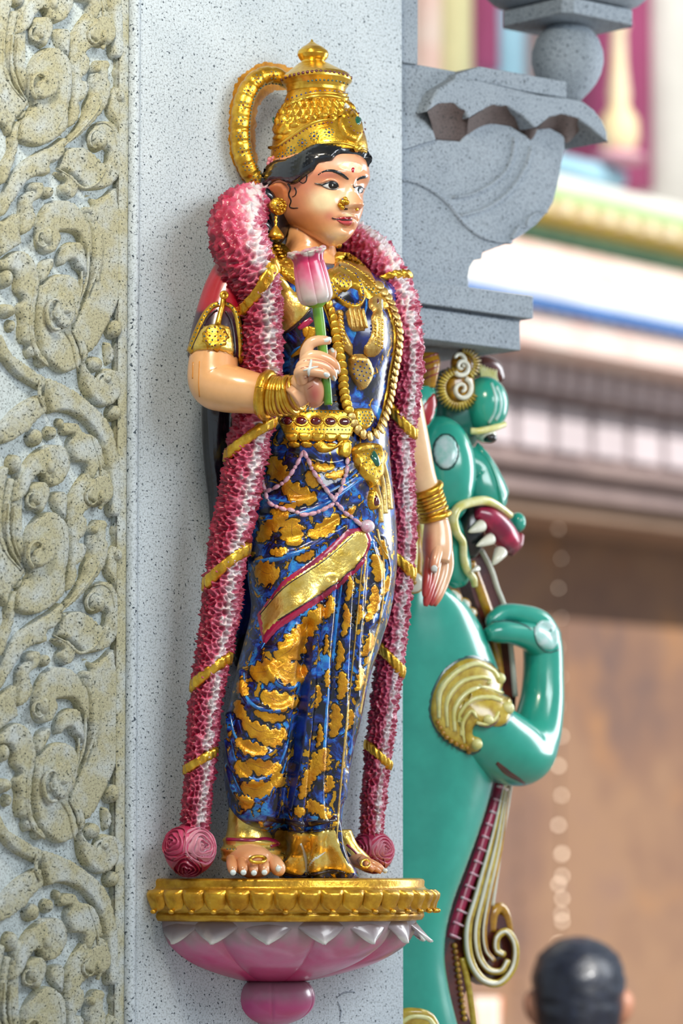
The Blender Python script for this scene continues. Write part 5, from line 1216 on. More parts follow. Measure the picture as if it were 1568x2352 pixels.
patch('ruby', nc_([(1095,640),(1108,605),(1122,650),(1112,685)]), MT['ruby'], wg, T_, 4, 2, 3, off=11)
patch('paint_chip', nc_([(1135,630),(1160,620),(1168,690),(1150,730)]), MT['white'], wg, T_, 2, 2.5, 3, off=11)
wl = patch('pendant', nc_([(690,720),(740,700),(780,730),(780,800),(800,920),(850,1020),(880,1090),(870,1180),(830,1190),(770,1120),(730,1000),(700,850)]), MT['gold_dull'], st, T_, 12, 4, 8)
studs('pendant_grain', nc_([(730 + 6 * k, 760 + 40 * k) for k in range(9)] + [(755 + 7 * k, 770 + 40 * k) for k in range(8)]), 3.4, MT['gold'], wl, T_, 0.7, 11)
dp = patch('pendant', nc_([(825,1210),(870,1170),(930,1160),(1010,1170),(1060,1250),(1080,1340),(1040,1470),(960,1560),(900,1490),(840,1380),(822,1290)]), MT['gold_dull'], st, T_, 18, 4, 14, label='teardrop gold pendant set with small stones')
studs('pendant_stones', nc_([(930 + r_ * math.cos(k) * 0.9, 1330 + r_ * 1.25 * math.sin(k)) for r_, m_ in ((0, 1), (45, 6), (90, 12)) for k in np.linspace(0.2, 6.48, m_, endpoint=False)]), 2.6, MT['sapphire'], dp, T_, off=18)
# long chains of overlapping discs
disc = mesh(*lathe([(0.5, 3), (8, 2.6), (12, 1.2), (13.5, -0.5), (11, -3), (1, -4)], (0, 0, 0), (0, 0, 1), 18), mat=MT['gold'])
disc2 = mesh(*lathe([(0.5, 3.4), (8, 3), (11.5, 1.3), (13, -0.6), (10, -3), (1, -4)], (0, 0, 0), (0, 0, 1), 18), mat=MT['gold_dull'])
chain = thing0 = ribbon('long_chain', [(741,690),(756,732),(766,770),(776,810),(783,860),(785,900),(795,948),(812,986),(838,1004),(862,992),(877,955),(889,905),(896,860),(905,810),(908,765),(900,730),(886,694),(862,660)], 8, 5, MT['gold'], st, ('torso', 'sari'), k=5)
chain['label'] = 'long gold chain of overlapping discs'
pts = along([(741,690),(756,732),(766,770),(776,810),(783,860),(785,900),(795,948),(812,986),(838,1004),(862,992),(877,955),(889,905),(896,860),(905,810),(908,765),(900,730),(886,694),(862,660)], 15.5)
W_, N_ = hits(pts[:, 0], pts[:, 1], ('torso', 'sari'))
Tn = np.gradient(W_, axis=0)
for i in range(len(pts)):
    n_ = N_[i] - 0.25 * Dv + 0.45 * Tn[i] / np.linalg.norm(Tn[i])
    put('bead', disc if i < 18 else disc2, frame(W_[i] + N_[i] * 12 * S, n_, Tn[i]), chain)
# belt
B_ = ('torso', 'sari')
belt = patch('belt', [(640,958),(660,948),(700,944),(760,942),(800,944),(812,975),(806,1002),(780,1010),(720,1014),(664,1008),(648,990)], MT['gold'], st, B_, 12, 5, 6, label='broad gold belt set with large rubies')
for x in (663.6, 694, 724, 755, 785):
    patch('ruby', circ(x, 972, 12, 9.5, 18), MT['ruby'], belt, B_, 7, 3, 8, 0, off=11)
    mk('ruby_setting', ribbonVF([tuple(p) for p in np.vstack([circ(x, 972, 14, 11.5, 18), circ(x, 972, 14, 11.5, 18)[:1]])], 4, 4, B_, k=5, g=3, off=11), MT['gold_smooth'], belt)
studs('belt_stones', [(x, 951) for x in range(700, 795, 9)], 2.2, MT['emerald'], belt, B_, off=12); studs('belt_stones', [(x, 990) for x in range(676, 800, 8)], 2.2, MT['stone_teal'], belt, B_, off=12)
for k in range(5):
    x = 672 + k * 28; patch('belt_tab', [(x - 13, 996), (x + 13, 997), (x + 14, 1008), (x + 9, 1015), (x - 9, 1015), (x - 14, 1007)], MT['gold_smooth'], belt, B_, 8, 3.5, 5, off=7)
    patch('belt_tab', circ(x + 4, 1021 + (3 if k > 1 else 0), 14, 8, 16, 0.1), MT['gold'], belt, B_, 7, 3.5, 6, off=3)
patch('belt_scroll', wc_([(590,520),(600,470),(640,455),(690,480),(720,510),(790,500),(820,450),(870,440),(850,490),(790,540),(720,575),(650,580),(610,560)]), MT['gold'], belt, B_, 10, 3.5, 7)
patch('belt_scroll', wc_([(810,540),(820,480),(870,450),(910,470),(930,510),(920,580),(890,625),(840,620),(812,590)]), MT['gold'], belt, B_, 12, 3.5, 9)
bm_ = patch('belt_medallion', wc_([(935,170),(1010,150),(1090,160),(1120,200),(1130,260),(1100,330),(1060,370),(990,380),(950,330),(930,250)]), MT['gold'], belt, B_, 16, 4, 10)
studs('belt_stones', wc_([(1030, 262)] + [(1030 + r_ * math.cos(k), 262 + r_ * math.sin(k)) for r_, m_ in ((30, 6), (62, 12)) for k in np.linspace(0, 6.28, m_, endpoint=False)]), 2.4, MT['stone_teal'], belt, B_, off=16)
md = patch('medallion', [(806,1036),(815,1022),(835,1016),(862,1018),(876,1040),(874,1082),(863,1108),(851,1122),(838,1104),(822,1084),(812,1062)], MT['gold'], st, B_, 16, 4, 8, label='pointed gold hip medallion with an oval emerald')
patch('emerald', circ(851, 1057, 7.5, 13, 18, -0.15), MT['emerald'], md, B_, 7, 2.5, 6, 0, off=15)
ring_stones('medallion_stones', 846, 1062, 20, 30, 16, 2.5, 'ruby', md, B_, 15); ring_stones('medallion_stones', 848, 1060, 14, 21, 12, 2.2, 'stone_teal', md, B_, 16)
dr = patch('drop', [(846,1130),(852,1124),(860,1132),(868,1155),(862,1170),(850,1172),(843,1158)], MT['gold'], st, B_, 14, 3, 6, label='gold drop with a pear shaped ruby')
patch('ruby', [(852,1138),(860,1152),(858,1162),(850,1163),(848,1152)], MT['ruby'], dr, B_, 6, 2, 4, 0, off=13)
for pts in ([(868,1060),(880,1120),(884,1180)], [(876,1050),(890,1110),(896,1170)], [(862,1110),(872,1150),(874,1200)]):
    ribbon('tassel', pts, [5,8,10], 6, MT['gold_dull'], st, B_, k=5)
# pink bead strings
bc1 = mesh(*lathe([(0.3, 11), (3.2, 9), (5, 4), (5.4, 0), (5, -4), (3.2, -9), (0.3, -11)], (0, 0, 0), (1, 0, 0), 12), mat=MT['pinkbead'])
bc2 = mesh(*lathe([(0.3, 5.5), (3.5, 4), (5, 0), (3.5, -4), (0.3, -5.5)], (0, 0, 0), (1, 0, 0), 12), mat=MT['pinkbead'])
for lab, pts in (('left', [(699,1036),(680,1072),(660,1102),(640,1118),(614,1131)]), ('loop', [(612,1132),(618,1150),(642,1166),(668,1175),(696,1180),(728,1174),(759,1157)]), ('cross', [(699,1036),(716,1077),(735,1108),(752,1133),(768,1153),(788,1176),(806,1190),(826,1206)]), ('right', [(797,1052),(792,1088),(784,1116),(766,1148)]), ('hip', [(603,1092),(607,1112),(613,1131)])):
    base = ribbon('bead_string', pts, 3, 3, MT['pinkbead'], st, B_, k=5)
    p_ = along(pts, 9.5); W_, N_ = hits(p_[:, 0], p_[:, 1], B_); Tn = np.gradient(W_, axis=0)
    i = 0; k = 0; s_ = 0
    full = cr(pts, 200); Ls = np.r_[0, np.cumsum(np.linalg.norm(np.diff(full, axis=0), axis=1))]
    while s_ < Ls[-1]:
        long = k % 3 != 2; adv = 19 if long else 10
        j = np.searchsorted(Ls, min(s_ + adv / 2, Ls[-1]))
        j = min(j, 198); a_, b_ = full[j], full[min(j + 3, 199)]
        if j > 195: a_, b_ = full[j - 3], full[j]
        w_, n_ = hits([a_[0], b_[0]], [a_[1], b_[1]], B_)
        put('bead', bc1 if long else bc2, frame(w_[0] + n_[0] * 5 * S, n_[0], w_[1] - w_[0]), base)
        s_ += adv; k += 1
kn = hits([838], [1209], B_)
mk('bead_knot', ball(kn[0][0] + kn[1][0] * 8 * S, 17, 20, 14, (1.2, 0.7, 0.9)), MT['pinkbead'], st)

# ------------------------------------------------------------------ lotus bud held in the hand
lot = thing('lotus_bud', 'pink lotus bud on a green stem held in the raised hand', 'flower', P(742, 850, 400))
top, bot = P(703, 580, 408), P(728, 702, 410)
ax = (top - bot) / np.linalg.norm(top - bot)
Lp = np.linalg.norm(top - bot) / S
prof = [(13, 0), (27, 6), (35, 16), (36.5, 32), (35.5, 60), (33, 88), (31.5, 100), (35, 112), (42, Lp), (34, Lp + 3), (6, Lp - 4)]
x_ = np.cross(ax, NV); x_ /= np.linalg.norm(x_); y_ = np.cross(ax, x_)
pf = cr(prof[:9], 60)
npet = 6
for k in range(npet):
    a0 = 2 * math.pi * k / npet + 0.35; na = 18
    vs = []; cs = []
    for i, (r_, h_) in enumerate(pf):
        for j in range(na):
            f_ = j / (na - 1) * 2 - 1; a2 = a0 + f_ * math.pi / npet * 1.04
            rr_ = r_ * (1 + 0.06 * math.cos(f_ * math.pi / 2) - 0.05 * abs(f_) ** 6) + (1.5 if k % 2 else 0)
            vs.append(bot + S * (h_ * ax + rr_ * (math.cos(a2) * x_ + math.sin(a2) * y_)))
            cs.append(h_ / Lp + 0.10 * (abs(f_) - 0.5))
    cs = np.array(cs) + 0.12 * (vnoise(np.array(vs) / (9 * S)) - 0.5)
    o = mk('petal', (np.array(vs), grid_faces(len(pf), na, False).tolist()), MT['paint'], lot, col=mixc([(0, '#b9b7ad'), (0.3, '#c9a6a8'), (0.55, '#d0708c'), (0.8, '#c02a5c'), (0.93, '#b02858'), (1, '#cfc9c0')], cs))
    m = o.modifiers.new('t', 'SOLIDIFY'); m.thickness = 3 * S; m.offset = -1
rim = [(bot + S * ((Lp + 2 + 3 * math.sin(5 * k)) * ax + (39 + 3 * math.sin(7 * k)) * (math.cos(k) * x_ + math.sin(k) * y_))) for k in np.linspace(0, 2 * math.pi, 60)]
mk('rim', tube(np.array(rim), 4.2, 8, False), MT['rim'], lot)
mk('seed_pod', lathe([(38, Lp - 4), (20, Lp + 5), (1, Lp + 8)], bot, ax, 24), MT['rim'], lot)
mk('calyx', lathe([(10, -14), (13, -4), (24, 3), (30, 8), (20, 12)], bot, ax, 24), MT['green'], lot)
mk('stem', ptube([(728,700,410,12.5),(734,745,411,12.5),(738,780,412,12),(745,840,412,11),(751,900,412,10.5),(754,930,412,9.5)], 40, 20), MT['green'], lot)
# ------------------------------------------------------------------ lotus pedestal
ped = thing('lotus_pedestal', 'half round gold rimmed lotus pedestal under the statue', 'pedestal', (0, 0, float(P(627, 2350, 0)[2])))
zp = lambda py: float(P(627, py, 0)[2])
def halfR(prof, na=120, a0=0.0, a1=math.pi):
    a = np.linspace(a0, a1, na); pr = np.asarray(prof, float)
    return np.stack([np.stack([r * S * np.cos(a), -r * S * np.sin(a), np.full(na, zp(py))], -1) for r, py in pr])
def half(prof, na=120, a0=0.0, a1=math.pi):
    R = halfR(prof, na, a0, a1); return R.reshape(-1, 3), grid_faces(R.shape[0], na, False)[:, ::-1].tolist()
mk('top_plate', half([(1, 2017), (338, 2017), (345, 2019), (348, 2024), (347, 2034), (351, 2040), (360, 2044)]), MT['gold_ped'], ped)
mk('rim', half([(345, 2042), (362, 2044), (368, 2050), (366, 2070), (352, 2088), (340, 2092), (346, 2096), (347, 2104), (342, 2112), (325, 2114), (300, 2112)]), MT['gold_ped'], ped)
# scallops round the rim
nsc = 22
def scallop(a0, a1):
    nu, nv = 13, 13; vs = []
    for i in range(nv):
        v = i / (nv - 1)
        for j in range(nu):
            u = j / (nu - 1) * 2 - 1
            wv = 1.0 if v < 0.5 else math.sqrt(max(0.02, 1 - ((v - 0.5) / 0.5) ** 2))
            a = (a0 + a1) / 2 + u * wv * (a1 - a0) / 2 * 0.97
            h = 11 * (1 - abs(u) ** 4) * min(1, v * 5 + 0.25) * (1 if v < 0.92 else 0.6) + 4 * math.sin(math.pi * min(v * 1.6, 1))
            r = (371 - 8 * v + h) * S
            vs.append((r * math.cos(a), -r * math.sin(a), zp(2043 + 48 * v)))
    return np.array(vs), grid_faces(nv, nu, False)[:, ::-1].tolist()
for k in range(nsc):
    a0, a1 = math.pi * k / nsc, math.pi * (k + 1) / nsc
    o = mk('scallop', scallop(a0, a1), MT['gold_ped'], ped)
    am_ = (a0 + a1) / 2; mk('nub', ball((377 * S * math.cos(am_), -377 * S * math.sin(am_), zp(2091)), 7, 10, 8, (1.1, 1.1, 0.8)), MT['gold_ped'], o)
bowl = cr([(318, 2112), (312, 2130), (290, 2160), (256, 2185), (208, 2211), (150, 2233), (100, 2248), (70, 2254)], 44)
def petal(ac, hw, name='petal'):
    na = 40; vs = []; cs = []
    for i, (r, py) in enumerate(bowl):
        v = i / (len(bowl) - 1)
        for j in range(na):
            u = j / (na - 1) * 2 - 1
            bulge = 30 * (1 - abs(u) ** 2.2) * math.sin(math.pi * min(1, 0.12 + v * 0.92)) - 14 * abs(u) ** 5 * (1 - 0.7 * v)
            crease = -2.5 * math.exp(-((u * 9 - 0.0) % 2.0 - 1) ** 2 * 18) * max(0, v - 0.62) * 2.4
            a = ac + u * hw; a = min(max(a, 0.0), math.pi)
            rr = (r + bulge + crease) * S
            vs.append((rr * math.cos(a), -rr * math.sin(a), zp(py))); cs.append(v + 0.03 * abs(u))
    cs = np.array(cs); vv = np.array(vs); cs = cs + 0.12 * (vnoise(vv / (16 * S)) - 0.5)
    col_ = mixc([(0, '#84787a'), (0.12, '#9c868c'), (0.26, '#bc6c90'), (0.45, '#c03a78'), (0.7, '#b01a5c'), (1, '#8c1648')], cs)
    return mk(name, (vv, grid_faces(len(bowl), na, False)[:, ::-1].tolist()), MT['paint'], ped, col=col_)
for dg in (176, 133, 90, 47, 4): petal(math.radians(dg), math.radians(21.5))
mk('petal_core', half([(300, 2112), (285, 2140), (240, 2185), (190, 2211), (130, 2233), (60, 2254)]), MT['magenta'], ped)
def tip(ac, hw, drop, out, k):
    na, nv = 17, 14; vs = []; cs = []
    for i in range(nv):
        v = i / (nv - 1)
        for j in range(na):
            u = j / (na - 1) * 2 - 1
            wv = (1 - v) ** 0.85
            a = ac + u * wv * hw
            a = min(max(a, 0.0), math.pi)
            r = 314 + 14 * math.sin(math.pi * 0.5 * min(1, v * 1.4)) + out * v ** 2 + 6 * (1 - abs(u)) * (1 - 0.3 * v) - 5 * abs(u) ** 3
            vs.append((r * S * math.cos(a), -r * S * math.sin(a), zp(2110 + drop * v - 5 * abs(u) * v))); cs.append(v + 0.25 * abs(u) * v)
    col_ = mixc([(0, '#75676b'), (0.55, '#8a7c80'), (0.82, '#a8a0a2'), (1, '#d0d0cc')], np.array(cs))
    o = mk('petal_tip', (np.array(vs), grid_faces(nv, na, False)[:, ::-1].tolist()), MT['paint'], ped, col=col_)
    m = o.modifiers.new('t', 'SOLIDIFY'); m.thickness = 4 * S; m.offset = -1
for k, dg in enumerate((172, 154.5, 133, 111.5, 90, 68.5, 47, 25)): tip(math.radians(dg), math.radians(14), 54 if k % 2 else 54, 10 if dg > 60 else 34, k)
# bud under the bowl
pr_ = cr([(58, 2250), (80, 2256), (93, 2272), (97, 2295), (90, 2317), (72, 2335), (46, 2348), (14, 2358)], 40)
R = halfR(pr_, 80); a = np.linspace(0, math.pi, 80)
gro = 1 - 0.05 * np.exp(-((a - math.radians(132)) / 0.035) ** 2) - 0.05 * np.exp(-((a - math.radians(60)) / 0.04) ** 2)
R[..., :2] *= gro[None, :, None]
v_ = np.repeat(np.linspace(0, 1, 40)[:, None], 80, 1).ravel(); V_ = R.reshape(-1, 3)
mk('bud', (V_, grid_faces(40, 80, False)[:, ::-1].tolist()), MT['paint'], ped, col=mixc([(0, '#8a6a74'), (0.25, '#a87088'), (0.45, '#b84080'), (0.75, '#b02a68'), (1, '#a01c54')], v_ + 0.15 * (vnoise(V_ / (20 * S)) - 0.5)))
# old chisel groove in the pillar below
for p_ in ([(772,2292),(790,2280),(815,2278)], [(775,2300),(782,2320),(780,2345)]):
    ribbon('groove_line', p_, [2, 6, 3], 1.2, MT['bracket'], wall, 0.0, k=5)
# ------------------------------------------------------------------ the rampant green beast on the pillar's far side
MT['bgreen'] = enamel('beast_green', '#2aa08c', 0.22, 0.07, 0.03, 0.5, '#1f8f7e', 9)
MT['bdark'] = enamel('beast_dark_green', '#0b4a44', 0.3, 0.05, 0.0, 0.4)
MT['bshade'] = enamel('beast_green_shaded', '#12665a', 0.3, 0.05, 0.0, 0.4)  # darker copy of the beast green, shade painted into the skull
MT['bpale'] = enamel('beast_pale', '#8cc4bc', 0.25, 0.05, 0.0, 0.5, '#bcd4d4', 60)
MT['ochre'] = enamel('ochre_gloss', '#b98a14', 0.25, 0.1, 0.05, 0.5, '#8a5a12', 50)
MT['lemon'] = enamel('pale_yellow', '#c9c46a', 0.25, 0.08, 0.03, 0.5, '#d8d8a0', 50)
MT['ivory'] = enamel('ivory_gloss', '#d8d8c8', 0.22, 0.05, 0.02, 0.5)
MT['brown'] = enamel('brown_gloss', '#5a2418', 0.25, 0.1, 0.03, 0.6, '#3a1214')
MT['olive'] = enamel('olive_gold', '#c0aa3c', 0.25, 0.1, 0.05, 0.5, '#9a7a18', 60)
bs = thing('lion_beast_sculpture', 'glossy green rampant mythical lion with open jaws under the stone bracket', 'sculpture', P(940, 2400, -160))
NB = -150.0
bV, bF = loft([(1300,880,1010,NB,60),(1345,868,1030,NB,80),(1380,858,1075,NB,92),(1430,850,1112,NB,100),(1490,846,1140,NB,108),(1560,846,1163,NB,112),(1650,846,1166,NB,112),(1720,846,1156,NB,110),(1780,846,1147,NB,106),(1900,844,1112,NB,104),(1990,840,1078,NB,100),(2080,838,1044,NB,92),(2150,836,1028,NB,86),(2200,836,1026,NB,84),(2270,838,1036,NB,86),(2352,840,1056,NB,90),(2480,840,1090,NB,95),(2700,840,1120,NB,100)], 160, 80)
body = mk('body', (bV, bF), MT['bgreen'], bs); target('bbody', (bV, bF))
aV, aF = ptube([(1040,1620,-100,70),(1090,1670,-78,84),(1150,1712,-72,84),(1198,1728,-76,76),(1226,1690,-84,62),(1243,1620,-90,52),(1247,1550,-94,47),(1246,1490,-97,46),(1240,1450,-98,44)], 80, 44)
arm_ = mk('foreleg', (aV, aF), MT['bgreen'], bs); target('barm', (aV, aF))
pV, pF = join(ptube([(1258,1470,-98,34),(1236,1432,-98,32),(1195,1412,-100,24),(1155,1408,-104,20),(1130,1424,-106,16),(1124,1440,-106,8)], 40, 24), ptube([(1250,1490,-90,38),(1222,1466,-82,34),(1180,1454,-76,27),(1140,1452,-76,25),(1118,1458,-78,14)], 40, 24))
paw = mk('paw', (pV, pF), MT['bgreen'], arm_); target('paw', (pV, pF))
PT = ('paw', 'barm')
patch('claw_pad', circ(1256, 1458, 30, 36, 20, -0.3), MT['bpale'], paw, PT, 3, 5, 8)
ribbon('pad_line', [(1226,1440),(1232,1475),(1256,1498),(1284,1492)], 4, 1.5, MT['bdark'], paw, PT, k=5)
ribbon('paw_crease', [(1130,1428),(1165,1426),(1200,1434),(1220,1446)], 5, 1, MT['bdark'], paw, PT, k=5)
ribbon('fur_mark', [(1140,1752),(1165,1775),(1190,1790),(1205,1800)], [10,18,14,6], 1, MT['brown'], arm_, ('barm', 'bbody'), k=5)
BT = ('bbody', 'barm')
orn = [(988,1640),(996,1585),(1026,1537),(1075,1511),(1122,1524),(1150,1560),(1146,1590),(1166,1604),(1174,1632),(1160,1662),(1140,1670),(1120,1664),(1092,1666),(1086,1688),(1106,1698),(1100,1722),(1072,1727),(1036,1708),(1006,1682)]
patch('ornament_ground', [(x + (x - 1070) * 0.07, y + (y - 1620) * 0.07) for x, y in orn], MT['bdark'], bs, BT, 2, 6, 4)
og = patch('shoulder_ornament', orn, MT['olive'], bs, BT, 14, 5, 12, label='curling gold scroll ornament')
for pts, wd in (([(1002,1650),(1005,1590),(1035,1548),(1080,1526),(1118,1540),(1132,1560)], 16), ([(1020,1670),(1020,1610),(1050,1568),(1090,1556),(1115,1562),(1110,1572)], 14), ([(1036,1680),(1036,1630),(1062,1592),(1100,1580),(1140,1592)], 14), ([(1050,1690),(1056,1640),(1082,1612),(1120,1610),(1142,1618)], 13), ([(1068,1700),(1064,1660),(1080,1636),(1092,1650)], 12), ([(1092,1660),(1110,1664),(1128,1656),(1136,1640)], 12)):
    ribbon('ornament_flute', pts, [wd * 0.5, wd * 0.8, wd * 0.8, wd * 0.6], 9, MT['lemon'], og, BT, k=7, off=11)
    ribbon('flute_line', [(x + 5, y + 6) for x, y in pts], 3, 2, MT['brown'], og, BT, k=3, off=13)
for x, y, r_ in ((1136,1560,13), (1157,1634,15), (1094,1704,13), (1116,1655,12)):
    w_, n_ = hits([x], [y], BT); mk('ornament_boss', ball(w_[0] + n_[0] * 14 * S, r_, 18, 12), MT['lemon'], og)
for k in range(9):
    p_ = cr([(1000,1660),(1016,1690),(1046,1712),(1078,1720)], 9)[k]; w_, n_ = hits([p_[0]], [p_[1]], BT)
    mk('ornament_bead', ball(w_[0] + n_[0] * 12 * S, 6, 10, 8), MT['ochre'], og)
patch('lower_ornament', [(900,2352),(905,2325),(935,2314),(975,2318),(1000,2335),(1010,2370),(990,2420),(930,2420)], MT['olive'], bs, 'bbody', 12, 6, 10)
ribbon('ornament_flute', [(910,2360),(940,2336),(975,2338),(992,2358)], 12, 6, MT['lemon'], bs, 'bbody', k=5, off=10)
slab_ = recalc(mk('base_block', extrude([(800,2690),(1240,2690),(1240,2900),(800,2900)], -30, -300), MT['bracket'], bs, smooth=False))
# ---- head
mk('skull', ball(P(1035, 950, -175), 84, 36, 24, (0.9, 0.9, 1.25)), MT['bshade'], bs)
hn = -110.0
mk('cheek', ball(P(1008, 1085, hn), 92, 40, 26, (0.85, 1.0, 1.42)), MT['bgreen'], bs)
target('cheek', ball(P(1008, 1085, hn), 92, 40, 26, (0.85, 1.0, 1.42)))
sV, sF = ptube([(1050,1060,-112,40),(1082,1078,-110,52),(1098,1120,-108,62),(1108,1152,-108,64),(1118,1172,-108,52)], 40, 36)
snout = mk('snout', (sV, sF), MT['bgreen'], bs); target('snout', (sV, sF))
ribbon('snout_ridge', [(1094,1022),(1122,1056),(1142,1108),(1152,1166)], 9, 7, MT['bgreen'], snout, ('snout', 'cheek'), k=7)
HT = ('cheek', 'snout')
patch('spot_outline', circ(1023, 1038, 33, 45, 24), MT['bdark'], bs, HT, 2, 5, 4)
patch('cheek_spot', circ(1023, 1038, 28, 40, 24), MT['bpale'], bs, HT, 6, 4, 10)
mk('nostril', ball(P(1188, 1200, -100), 21, 20, 14, (0.8, 1, 1.1)), MT['bgreen'], bs)
ev = P(1112, 930, -96)
eye = mk('eye_bulge', ball(ev, 60, 32, 22, (0.85, 1.0, 1.1)), MT['bgreen'], bs); target('eyeb', ball(ev, 60, 32, 22, (0.85, 1.0, 1.1)))
for pts in ([(1128,880),(1138,910),(1136,945),(1122,972)], [(1140,888),(1150,915),(1148,945),(1138,965)]): ribbon('lid_line', pts, 7, 3, MT['bpale'], eye, 'eyeb', k=5)
mk('eyelid', ptube([(1080,990,-70,8),(1100,990,-58,8),(1130,984,-52,8),(1158,974,-56,7)], 24, 12), MT['lemon'], eye)
mk('eyeball', ball(P(1116, 1000, -78), 25, 20, 14, (1, 1, 0.7)), MT['ivory'], eye); mk('pupil', ball(P(1124, 1006, -64), 17, 16, 12, (1, 1, 0.7)), MT['black'], eye)
eV, eF = loft([(888,962,1000,-88,10),(910,952,1004,-86,16),(940,948,1004,-84,18),(965,952,996,-84,16),(988,964,980,-84,8)], 40, 30)
ear = mk('ear', (eV, eF), MT['bgreen'], bs); target('bear', (eV, eF))
patch('ear_hollow', [(998,902),(1004,925),(998,955),(984,978),(966,984),(960,968),(968,938),(982,914)], MT['red'], ear, 'bear', 2, 4, 5)
# gilded curls of the mane
mV, mF = loft([(812,950,1008,-110,30),(830,945,1012,-106,40),(860,944,1008,-104,42),(892,950,1000,-104,34)], 40, 40)
mane = mk('mane', (mV, mF), MT['ochre'], bs); target('mane', (mV, mF))
for k in range(4): ribbon('mane_line', [(948 + 3 * k, 832 + 17 * k), (975, 822 + 16 * k), (1006, 812 + 15 * k)], 4, 2, MT['maroon'], mane, 'mane', k=5)
def spiral(cx, cy, n, r0, turns, rt, mat, parent, name, sgn=1, a0=0.0):
    t_ = np.linspace(0, 1, 40); a2 = a0 + sgn * t_ * turns * 2 * math.pi; r2 = r0 * (1 - 0.82 * t_)
    return mk(name, tube(P(cx + r2 * np.cos(a2), cy + r2 * np.sin(a2) * 1.1, n + 8 * t_), rt * (1 - 0.45 * t_), 12), mat, parent)
hc_ = mk('horn_curl', join(ball(P(1054, 890, -96), 44, 30, 20, (1, 0.6, 1.15)), ball(P(1062, 842, -100), 34, 30, 20, (1, 0.6, 1.1))), MT['ochre'], bs)
spiral(1060, 842, -66, 20, 1.2, 6.5, MT['ivory'], hc_, 'curl', -1, 2.5); spiral(1060, 894, -64, 24, 1.4, 7, MT['ivory'], hc_, 'curl', 1, -1.2); spiral(1050, 824, -72, 20, 0.6, 7, MT['ivory'], hc_, 'curl', -1, 1.0)
for k in np.linspace(0.4, 4.6, 24):
    c_, s_ = math.cos(k), math.sin(k)
    mk('frill', tube(P(np.array([1052 + 30 * c_, 1052 + 42 * c_, 1052 + 50 * c_]), np.array([892 + 32 * s_, 892 + 44 * s_, 892 + 52 * s_]), np.array([-62., -66., -84.])), 3.4, 8), MT['olive'], hc_)
for k in np.linspace(-1.5, 0.9, 12):
    c_, s_ = math.cos(k), math.sin(k); mk('frill', tube(P(np.array([1062 + 26 * c_, 1062 + 36 * c_, 1062 + 41 * c_]), np.array([836 + 26 * s_, 836 + 36 * s_, 836 + 41 * s_]), np.array([-66., -70., -86.])), 3.0, 8), MT['olive'], hc_)
h2 = mk('horn_curl', ptube([(1085,850,-160,18),(1108,842,-165,26),(1130,852,-168,26),(1142,872,-170,20)], 24, 24), MT['brown'], bs)
for k in range(7): mk('frill', ptube([(1096 + 7 * k, 836 + 2 * k, -142, 3), (1102 + 6 * k, 846 + 3 * k, -136, 3), (1106 + 6 * k, 866 + 2 * k, -140, 3)], 8, 8), MT['lemon'], h2)
# mouth
mk('jaw', ptube([(985,1180,-120,60),(1012,1240,-116,58),(1034,1290,-114,48),(1048,1325,-112,36),(1054,1346,-112,18)], 40, 32), MT['bgreen'], bs)
mk('mouth_hollow', ball(P(1080, 1222, -84), 46, 24, 16, (0.75, 0.6, 1.35)), MT['black'], bs)
mk('lip', ptube([(1172,1184,-56,8),(1140,1160,-42,9),(1113,1150,-36,11),(1080,1154,-30,11),(1052,1166,-26,11),(1041,1192,-28,11),(1048,1222,-34,10),(1062,1245,-44,9),(1064,1280,-54,9),(1071,1308,-60,9),(1086,1328,-66,9),(1090,1346,-72,7)], 90, 14), MT['lemon'], bs)
mk('gum', ptube([(1092,1176,-60,14),(1118,1188,-58,26),(1148,1218,-64,32),(1170,1245,-74,27),(1180,1262,-76,14)], 40, 28), MT['magenta'], bs)
mk('lip_end', ptube([(1192,1228,-92,12),(1186,1250,-90,14),(1170,1272,-90,8)], 16, 14), MT['maroon'], bs)
for a1, b1, r_ in (((1104,1208),(1076,1222),16), ((1126,1238),(1094,1254),15), ((1150,1268),(1131,1298),17), ((1096,1306),(1082,1312),8)):
    q2 = np.array([(a1[0], a1[1], -46), ((a1[0] + b1[0]) / 2, (a1[1] + b1[1]) / 2, -38), (b1[0], b1[1], -38)], float)
    mk('tooth', tube(P(*cr(q2, 12).T), np.linspace(1, 0.02, 12) ** 0.6 * r_, 16), MT['ivory'], bs)
# collar of round bosses, hanging locks at the neck
for x, y, rx, ry in ((950,1338,24,32), (1036,1378,24,28), (1064,1390,15,22), (1082,1408,11,20)):
    c1 = P(x, y, -66 - (x - 950) * 0.25)
    o = mk('collar_boss', lathe([(1, 6), (rx * 0.6, 8), (rx * 0.95, 4), (rx, -2), (rx * 0.8, -8)], c1, -Dv, 24), MT['ivory'], bs)
    o2 = mk('boss_rim', tube(c1 + S * np.stack([np.cos(k) * Rv * rx + np.sin(k) * Zv * rx for k in np.linspace(0, 2 * math.pi, 25)]), 4, 8, False), MT['ochre'], o); mk('boss_eye', ball(c1 - Dv * 9 * S, 7, 12, 8), MT['ochre'], o)
for k in range(4): mk('neck_lock', ptube([(940 + 9 * k, 1190, -90, 4), (944 + 9 * k, 1250, -72, 7), (938 + 12 * k, 1320, -66, 6)], 20, 12), MT['lemon'] if k % 2 else MT['ochre'], bs)
